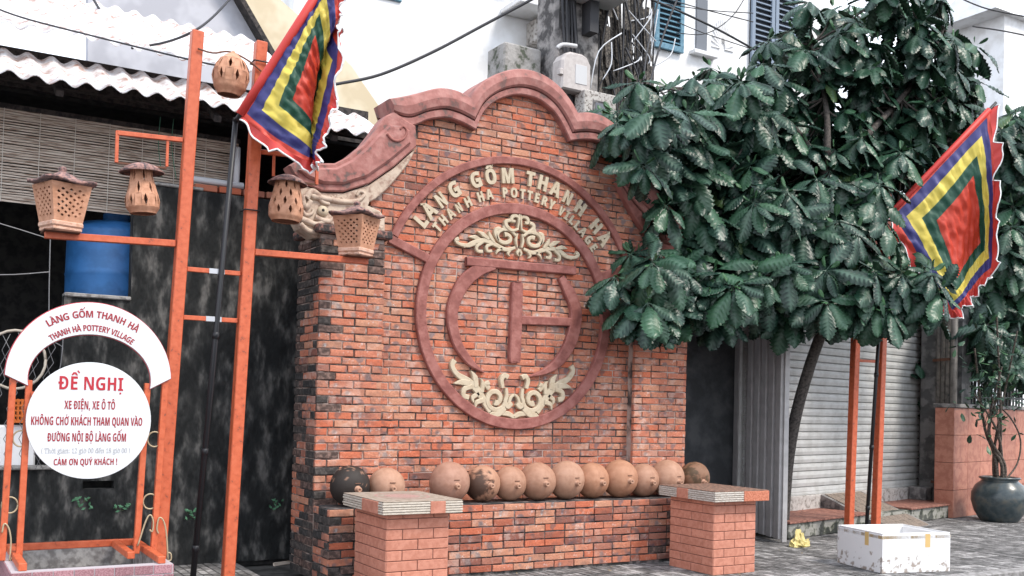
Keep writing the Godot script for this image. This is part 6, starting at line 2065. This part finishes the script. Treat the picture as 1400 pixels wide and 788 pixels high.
func setup_materials() -> void:
	var g := func(v: float) -> Color: return Color(v, v, v)
	M.terra = tmat([[0.2, Color(0.22, 0.072, 0.058)], [0.5, Color(0.275, 0.095, 0.078)], [0.8, Color(0.33, 0.13, 0.108)]], 3, 1.3, 0.75, 0.03, 1.3, 0.3, 7)
	M.terra_top = tmat([[0.18, Color(0.15, 0.095, 0.085)], [0.32, Color(0.29, 0.115, 0.098)], [0.55, Color(0.35, 0.145, 0.125)], [0.8, Color(0.41, 0.195, 0.17)]], 103, 1.5, 0.8, 0.03, 1.25, 0.3, 7)
	M.cream = tmat([[0.2, Color(0.45, 0.36, 0.25)], [0.6, Color(0.52, 0.43, 0.31)]], 4, 0.8, 0.7, 0.03, 1.3, 0.15)
	M.cream2 = tmat([[0.22, Color(0.33, 0.22, 0.17)], [0.4, Color(0.47, 0.36, 0.28)], [0.75, Color(0.55, 0.44, 0.35)]], 5, 0.9, 0.8, 0.03, 1.3, 0.3, 6)
	M.mortar = tmat([[0.3, Color(0.05, 0.043, 0.041)], [0.48, Color(0.12, 0.092, 0.08)], [0.62, Color(0.27, 0.2, 0.17)], [0.8, Color(0.42, 0.33, 0.29)]], 6, 1.9, 0.95, 0.02, 1.4, 0.6, 6)
	M.mortar_dark = tmat([[0.3, Color(0.025, 0.025, 0.025)], [0.6, Color(0.08, 0.07, 0.068)], [0.85, Color(0.2, 0.16, 0.15)]], 8, 1.1, 0.95, 0.02, 1.6, 0.6)
	M.mortar_thin = plain(Color(0.19, 0.09, 0.07), 0.95)
	M.capdark = tmat([[0.3, Color(0.04, 0.035, 0.035)], [0.6, Color(0.13, 0.08, 0.07)], [0.8, Color(0.3, 0.14, 0.11)]], 9, 0.6, 0.9, 0.03, 1.7, 0.5)
	M.sootline = plain(Color(0.02, 0.018, 0.018), 0.9)
	for i in 4:
		var f: float = [1.0, 0.93, 1.06, 0.98][i]
		M["face%d" % i] = tmat([[0.25, Color(0.45, 0.175, 0.115) * f], [0.75, Color(0.53, 0.225, 0.155) * f]], 14 + i, 0.6, 0.8, 0.03, 1.3, 0.2)
	M.face_rain = tmat([[0.3, Color(0.4, 0.12, 0.06)], [0.7, Color(0.55, 0.2, 0.12)]], 18, 0.3, 0.7, 0.05, 1.8, 0.2)
	M.slab = tmat([[0.25, Color(0.46, 0.4, 0.33)], [0.6, Color(0.54, 0.48, 0.41)]], 19, 0.5, 0.8, 0.05, 1.4, 0.2)
	M.slab_old = tmat([[0.25, Color(0.4, 0.34, 0.29)], [0.6, Color(0.54, 0.5, 0.45)]], 20, 0.4, 0.85, 0.05, 1.5, 0.3)
	M.slab_top = tmat([[0.3, Color(0.27, 0.215, 0.165)], [0.7, Color(0.36, 0.295, 0.24)]], 21, 0.6, 0.75, 0.03, 1.5, 0.15)
	M.slab_top_old = tmat([[0.3, Color(0.11, 0.07, 0.05)], [0.5, Color(0.2, 0.105, 0.07)], [0.75, Color(0.3, 0.17, 0.12)]], 22, 0.5, 0.8, 0.04, 1.5, 0.2)
	M.faded = tmat([[0.3, Color(0.34, 0.19, 0.165)], [0.7, Color(0.4, 0.26, 0.225)]], 23, 0.3, 0.8, 0.05, 1.6)
	# clay jugs: burnt patches in the clay itself
	M.jug_clay = tmat([[0.2, Color(0.34, 0.18, 0.115)], [0.5, Color(0.40, 0.22, 0.145)], [0.8, Color(0.44, 0.255, 0.175)]], 24, 0.8, 0.7, 0.03, 1.3, 0.12, 6)
	M.jug_clay.vertex_color_use_as_albedo = true
	# painted steel, lanterns
	M.orange = tmat([[0.07, Color(0.2, 0.06, 0.035)], [0.16, Color(0.46, 0.085, 0.03)], [0.5, Color(0.53, 0.106, 0.039)], [0.8, Color(0.56, 0.125, 0.052)]], 32, 0.7, 0.45, 0.04, 1.15, 0.0, 7)
	M.rust = plain(Color(0.12, 0.05, 0.03), 0.85)
	M.steel = plain(Color(0.5, 0.5, 0.52), 0.35, 0.8)
	M.blackpole = plain(Color(0.006, 0.0065, 0.009), 0.45)
	M.clay = tmat([[0.25, Color(0.42, 0.2, 0.115)], [0.7, Color(0.58, 0.3, 0.19)]], 33, 0.5, 0.8, 0.03, 1.4, 0.15)
	M.clay2 = tmat([[0.25, Color(0.5, 0.27, 0.18)], [0.7, Color(0.65, 0.42, 0.32)]], 34, 0.4, 0.75, 0.03, 1.4)
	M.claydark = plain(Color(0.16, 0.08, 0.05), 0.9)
	M.caproof = tmat([[0.32, Color(0.05, 0.045, 0.05)], [0.5, Color(0.24, 0.13, 0.115)], [0.75, Color(0.36, 0.2, 0.17)]], 35, 0.35, 0.85, 0.03, 1.7, 0.4)
	# flag: dyed squares one inside the other
	var im := Image.create(256, 256, false, Image.FORMAT_RGB8)
	var cols := [Color(0.53, 0.045, 0.025), Color(0.03, 0.03, 0.15), Color(0.62, 0.49, 0.075), Color(0.004, 0.058, 0.032), Color(0.5, 0.042, 0.018)]
	var ins := [0, 12, 31, 51, 72]
	for k in 5:
		im.fill_rect(Rect2i(ins[k], ins[k], 256 - 2 * ins[k], 256 - 2 * ins[k]), (cols[k] as Color).linear_to_srgb())
	M.flag = StandardMaterial3D.new()
	M.flag.albedo_texture = ImageTexture.create_from_image(im)
	M.flag.roughness = 0.55
	M.flag.cull_mode = BaseMaterial3D.CULL_DISABLED
	M.flag.backlight_enabled = true
	M.flag.backlight = Color(0.15, 0.15, 0.15)
	M.flag_red = plain(Color(0.53, 0.04, 0.032), 0.55)
	M.flag_red.backlight_enabled = true
	M.flag_red.backlight = Color(0.15, 0.03, 0.03)
	M.piping = plain(Color(0.85, 0.85, 0.85), 0.7)
	# sign
	M.signwhite = plain(Color(0.66, 0.67, 0.69), 0.4)
	M.signred = plain(Color(0.3, 0.012, 0.02), 0.5)
	M.signred2 = plain(Color(0.42, 0.012, 0.025), 0.5)
	M.signred_edge = plain(Color(0.45, 0.06, 0.07), 0.5)
	M.signfaint = plain(Color(0.4, 0.4, 0.42), 0.5)
	M.oldgold = plain(Color(0.42, 0.34, 0.22), 0.5, 0.3)
	M.whitegrout = plain(Color(0.42, 0.38, 0.4), 0.8)
	M.concrete = tmat([[0.25, Color(0.16, 0.15, 0.145)], [0.7, Color(0.32, 0.31, 0.3)]], 36, 0.8, 0.9, 0.03, 1.5, 0.4)
	for i in 3: M["ptile%d" % i] = tmat([[0.3, Color(0.22, 0.1, 0.115) * (1.0 + 0.15 * i)], [0.7, Color(0.34, 0.18, 0.2) * (1.0 + 0.15 * i)]], 37 + i, 0.15, 0.5, 0.04, 1.6)
	# house
	M.grime = tmat([[0.28, Color(0.008, 0.009, 0.0095)], [0.48, Color(0.019, 0.02, 0.02)], [0.64, Color(0.042, 0.042, 0.041)], [0.85, Color(0.11, 0.106, 0.1)]], 41, 2.6, 0.95, 0.03, 1.3, 0.6, 7)
	M.grime.uv1_scale = Vector3(0.7, 0.28, 0.7)
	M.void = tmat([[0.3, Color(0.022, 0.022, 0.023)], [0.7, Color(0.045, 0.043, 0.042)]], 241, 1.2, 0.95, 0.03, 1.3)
	M.darkwood = tmat([[0.3, Color(0.02, 0.018, 0.018)], [0.7, Color(0.06, 0.05, 0.048)]], 42, 0.6, 0.9, 0.03)
	M.tin = tmat([[0.26, Color(0.28, 0.15, 0.11)], [0.38, Color(0.55, 0.47, 0.44)], [0.54, Color(0.66, 0.65, 0.66)], [0.8, Color(0.74, 0.75, 0.77)]], 43, 1.1, 0.6, 0.03, 1.35, 0.2, 7)
	M.pvc = plain(Color(0.62, 0.64, 0.68), 0.4)
	M.bamboo = tmat([[0.2, Color(0.28, 0.2, 0.15)], [0.45, Color(0.5, 0.41, 0.34)], [0.8, Color(0.66, 0.58, 0.5)]], 44, 0.9, 0.8, 0.03, 1.5)
	M.bamboo.uv1_scale = Vector3(0.5, 9.0, 0.5)
	M.string = plain(Color(0.6, 0.56, 0.5), 0.9)
	M.greencord = plain(Color(0.1, 0.3, 0.2), 0.7)
	M.bluetank = tmat([[0.2, Color(0.02, 0.11, 0.3)], [0.7, Color(0.035, 0.16, 0.42)]], 45, 1.2, 0.5, 0.02)
	M.wire = plain(Color(0.22, 0.22, 0.23), 0.6, 0.4)
	M.hose = plain(Color(0.42, 0.37, 0.31), 0.6)
	M.orangeplastic = plain(Color(0.6, 0.14, 0.02), 0.5)
	M.foam = plain(Color(0.8, 0.8, 0.82), 0.8)
	M.weed = plain(Color(0.07, 0.19, 0.1), 0.7)
	M.weedstem = plain(Color(0.1, 0.12, 0.06), 0.8)
	# buildings behind
	M.whitewash = tmat([[0.2, Color(0.66, 0.65, 0.64)], [0.6, Color(0.8, 0.8, 0.81)]], 46, 5.0, 0.85, 0.03, 1.15, 0.0, 7)
	M.oldplaster = tmat([[0.22, Color(0.2, 0.18, 0.16)], [0.4, Color(0.42, 0.39, 0.365)], [0.7, Color(0.5, 0.47, 0.445)]], 47, 0.9, 0.9, 0.03, 1.3, 0.3, 6)
	M.blueshutter = tmat([[0.3, Color(0.07, 0.17, 0.24)], [0.7, Color(0.12, 0.25, 0.33)]], 48, 0.8, 0.6, 0.03)
	M.greyshutter = plain(Color(0.2, 0.25, 0.32), 0.6)
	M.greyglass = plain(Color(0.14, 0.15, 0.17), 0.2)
	M.palegrey = tmat([[0.25, Color(0.42, 0.42, 0.46)], [0.7, Color(0.52, 0.52, 0.56)]], 49, 3.0, 0.9, 0.015)
	M.creamwall = tmat([[0.25, Color(0.62, 0.52, 0.36)], [0.7, Color(0.72, 0.62, 0.46)]], 50, 3.0, 0.9, 0.015)
	M.oldconcrete = tmat([[0.25, Color(0.07, 0.065, 0.065)], [0.5, Color(0.19, 0.18, 0.175)], [0.8, Color(0.3, 0.28, 0.27)]], 52, 1.2, 0.95, 0.02, 1.5, 0.5)
	M.mossconcrete = tmat([[0.2, Color(0.09, 0.1, 0.075)], [0.36, Color(0.25, 0.24, 0.225)], [0.7, Color(0.36, 0.345, 0.33)]], 53, 1.4, 0.95, 0.03, 1.2, 0.4, 6)
	M.boxwhite = plain(Color(0.52, 0.52, 0.53), 0.5)
	M.boxcream = tmat([[0.3, Color(0.44, 0.4, 0.385)], [0.7, Color(0.5, 0.46, 0.44)]], 54, 0.8, 0.55, 0.03)
	M.stainwhite = tmat([[0.2, Color(0.1, 0.085, 0.075)], [0.32, Color(0.4, 0.365, 0.335)], [0.7, Color(0.5, 0.475, 0.45)]], 55, 0.5, 0.8, 0.04, 1.3, 0.0, 6)
	M.cable = plain(Color(0.035, 0.035, 0.04), 0.7)
	M.deadfrond = tmat([[0.3, Color(0.03, 0.027, 0.026)], [0.6, Color(0.085, 0.075, 0.068)], [0.85, Color(0.17, 0.15, 0.125)]], 56, 0.3, 0.9, 0.03)
	# tree
	M.bark = tmat([[0.25, Color(0.03, 0.026, 0.024)], [0.7, Color(0.1, 0.085, 0.075)]], 57, 0.35, 0.95, 0.03, 1.6, 0.6)
	M.leaf = StandardMaterial3D.new()
	M.leaf.vertex_color_use_as_albedo = true
	M.leaf.roughness = 0.36
	M.leaf.metallic_specular = 0.4
	M.leaf.cull_mode = BaseMaterial3D.CULL_DISABLED
	M.leaf.backlight_enabled = true
	M.leaf.backlight = Color(0.12, 0.16, 0.05)
	# shop
	M.shopwall = tmat([[0.3, Color(0.06, 0.06, 0.06)], [0.7, Color(0.17, 0.165, 0.16)]], 58, 1.6, 0.9, 0.02, 1.5, 0.3)
	M.shutter = tmat([[0.22, Color(0.4, 0.395, 0.38)], [0.5, Color(0.47, 0.47, 0.455)], [0.8, Color(0.52, 0.52, 0.51)]], 59, 1.7, 0.5, 0.03, 1.2, 0.0, 6)
	M.mossyconcrete2 = tmat([[0.3, Color(0.03, 0.034, 0.028)], [0.5, Color(0.11, 0.115, 0.085)], [0.66, Color(0.3, 0.29, 0.26)]], 60, 0.9, 0.95, 0.015, 1.7, 0.5)
	M.tread = tmat([[0.25, Color(0.17, 0.07, 0.05)], [0.7, Color(0.34, 0.15, 0.11)]], 61, 0.7, 0.75, 0.03, 1.5)
	M.ramptile = tmat([[0.25, Color(0.12, 0.1, 0.08)], [0.7, Color(0.26, 0.2, 0.16)]], 62, 0.5, 0.85, 0.04, 1.5, 0.3)
	M.gatetube = tmat([[0.25, Color(0.055, 0.05, 0.045)], [0.7, Color(0.15, 0.135, 0.12)]], 63, 0.8, 0.6, 0.02, 1.5)
	M.sheetmetal = tmat([[0.25, Color(0.38, 0.365, 0.365)], [0.7, Color(0.46, 0.445, 0.445)]], 64, 1.6, 0.5, 0.03, 1.2, 0.0, 6)
	M.sheetdark = plain(Color(0.085, 0.09, 0.115), 0.6)
	M.alley = tmat([[0.3, Color(0.06, 0.064, 0.07)], [0.6, Color(0.085, 0.09, 0.097)], [0.85, Color(0.11, 0.115, 0.122)]], 65, 2.2, 0.95, 0.02, 1.2, 0.3, 6)
	M.alleymould = tmat([[0.4, Color(0.012, 0.012, 0.012)], [0.6, Color(0.05, 0.05, 0.05)], [0.8, Color(0.16, 0.15, 0.15)]], 66, 0.7, 0.95, 0.02, 1.7, 0.5)
	for i in 3: M["wt%d" % i] = tmat([[0.25, Color(0.36, 0.13, 0.085) * (0.92 + 0.08 * i)], [0.7, Color(0.47, 0.2, 0.135) * (0.92 + 0.08 * i)]], 67 + i, 0.8, 0.55, 0.02, 1.4)
	M.iron = plain(Color(0.03, 0.035, 0.035), 0.6)
	M.poster = plain(Color(0.55, 0.5, 0.5), 0.7)
	M.posterpink = plain(Color(0.55, 0.2, 0.2), 0.7)
	M.glaze = tmat([[0.25, Color(0.025, 0.037, 0.042)], [0.55, Color(0.055, 0.072, 0.077)], [0.78, Color(0.095, 0.092, 0.08)]], 70, 0.9, 0.28, 0.02, 1.2, 0.0, 6)
	M.stem = tmat([[0.25, Color(0.03, 0.025, 0.022)], [0.7, Color(0.13, 0.1, 0.08)]], 71, 0.3, 0.9, 0.03)
	M.foamwhite = plain(Color(0.72, 0.71, 0.71), 0.75)
	M.foamskin = plain(Color(1, 1, 1), 0.75)
	M.foamskin.vertex_color_use_as_albedo = true
	M.tape = plain(Color(0.62, 0.42, 0.17), 0.4)
	M.bag = plain(Color(0.6, 0.5, 0.2), 0.5)
	M.dryleaf = plain(Color(0.25, 0.19, 0.1), 0.9)
	M.earth = tmat([[0.3, Color(0.035, 0.033, 0.03)], [0.7, Color(0.09, 0.085, 0.08)]], 73, 2.0, 0.95, 0.03)
	for i in 4:
		var f: float = [1.0, 0.72, 1.4, 0.9][i]
		M["pave%d" % i] = tmat([[0.28, Color(0.10, 0.096, 0.093) * f], [0.55, Color(0.19, 0.18, 0.176) * f], [0.8, Color(0.33, 0.315, 0.31) * f]], 74 + i, 1.7, 0.85, 0.03, 1.3, 0.4, 6)
	for i in 4: M["pave%d" % i].vertex_color_use_as_albedo = true
	M.kerbstone = tmat([[0.3, Color(0.18, 0.17, 0.165)], [0.7, Color(0.3, 0.285, 0.28)]], 78, 1.0, 0.9, 0.03, 1.4, 0.3)
	M.asphalt = tmat([[0.3, Color(0.05, 0.05, 0.05)], [0.7, Color(0.1, 0.098, 0.097)]], 79, 0.8, 0.9, 0.05, 1.4, 0.5)

func _ready() -> void:
	rng.seed = 20240
	# ---- camera ----
	var cam := Camera3D.new()
	cam.name = "camera"
	cam.rotation_order = EULER_ORDER_YXZ
	cam.rotation_degrees = Vector3(1.2, -30.8, 1.4)
	cam.position = EYE
	cam.near = 0.05
	cam.far = 400.0
	cam.projection = Camera3D.PROJECTION_FRUSTUM
	cam.size = 0.05 * 788.0 / F
	cam.frustum_offset = Vector2(0, 0.05 * (PY - 394.0) / F)
	add_child(cam)
	cam.current = true
	cam_basis = cam.transform.basis
	# ---- sky: bright overcast ----
	var we := WorldEnvironment.new()
	we.name = "world_environment"
	var env := Environment.new()
	env.background_mode = Environment.BG_SKY
	var sky := Sky.new()
	var sm := ProceduralSkyMaterial.new()
	sm.sky_top_color = Color(0.90, 0.94, 1.0)
	sm.sky_horizon_color = Color(0.97, 0.98, 1.0)
	sm.sky_curve = 0.2
	sm.ground_bottom_color = Color(0.45, 0.44, 0.44)
	sm.ground_horizon_color = Color(0.8, 0.8, 0.82)
	sm.sun_angle_max = 1.0
	sky.sky_material = sm
	env.sky = sky
	env.background_energy_multiplier = 1.0
	env.tonemap_mode = Environment.TONE_MAPPER_LINEAR
	env.tonemap_exposure = 2.2
	env.sdfgi_enabled = true
	env.ssao_enabled = true
	env.ssil_enabled = true
	we.environment = env
	add_child(we)
	# ---- sun behind thin cloud, high over the street to the right ----
	var sun := DirectionalLight3D.new()
	sun.name = "sun"
	sun.light_energy = 0.5
	sun.light_color = Color(1.0, 0.97, 0.93)
	sun.light_angular_distance = 14.0
	sun.shadow_enabled = true
	sun.rotation_degrees = Vector3(-52, 28, 0)
	add_child(sun)
	setup_materials()
	setup_bricks()
	build_ground()
	build_background()
	build_house()
	build_wall()
	build_bench()
	build_trees()
	build_shop()
	build_pole()
	build_pedestal(3.17, -7.13, "brick pedestal with pale layered slab bearing a faded red print", false)
	build_pedestal(6.49, -7.15, "brick pedestal with worn rust-stained layered slab beside the metal screen", true)
	build_left_frame()
	build_right_frame()
	build_sign()
	build_potted()
	build_street_things()
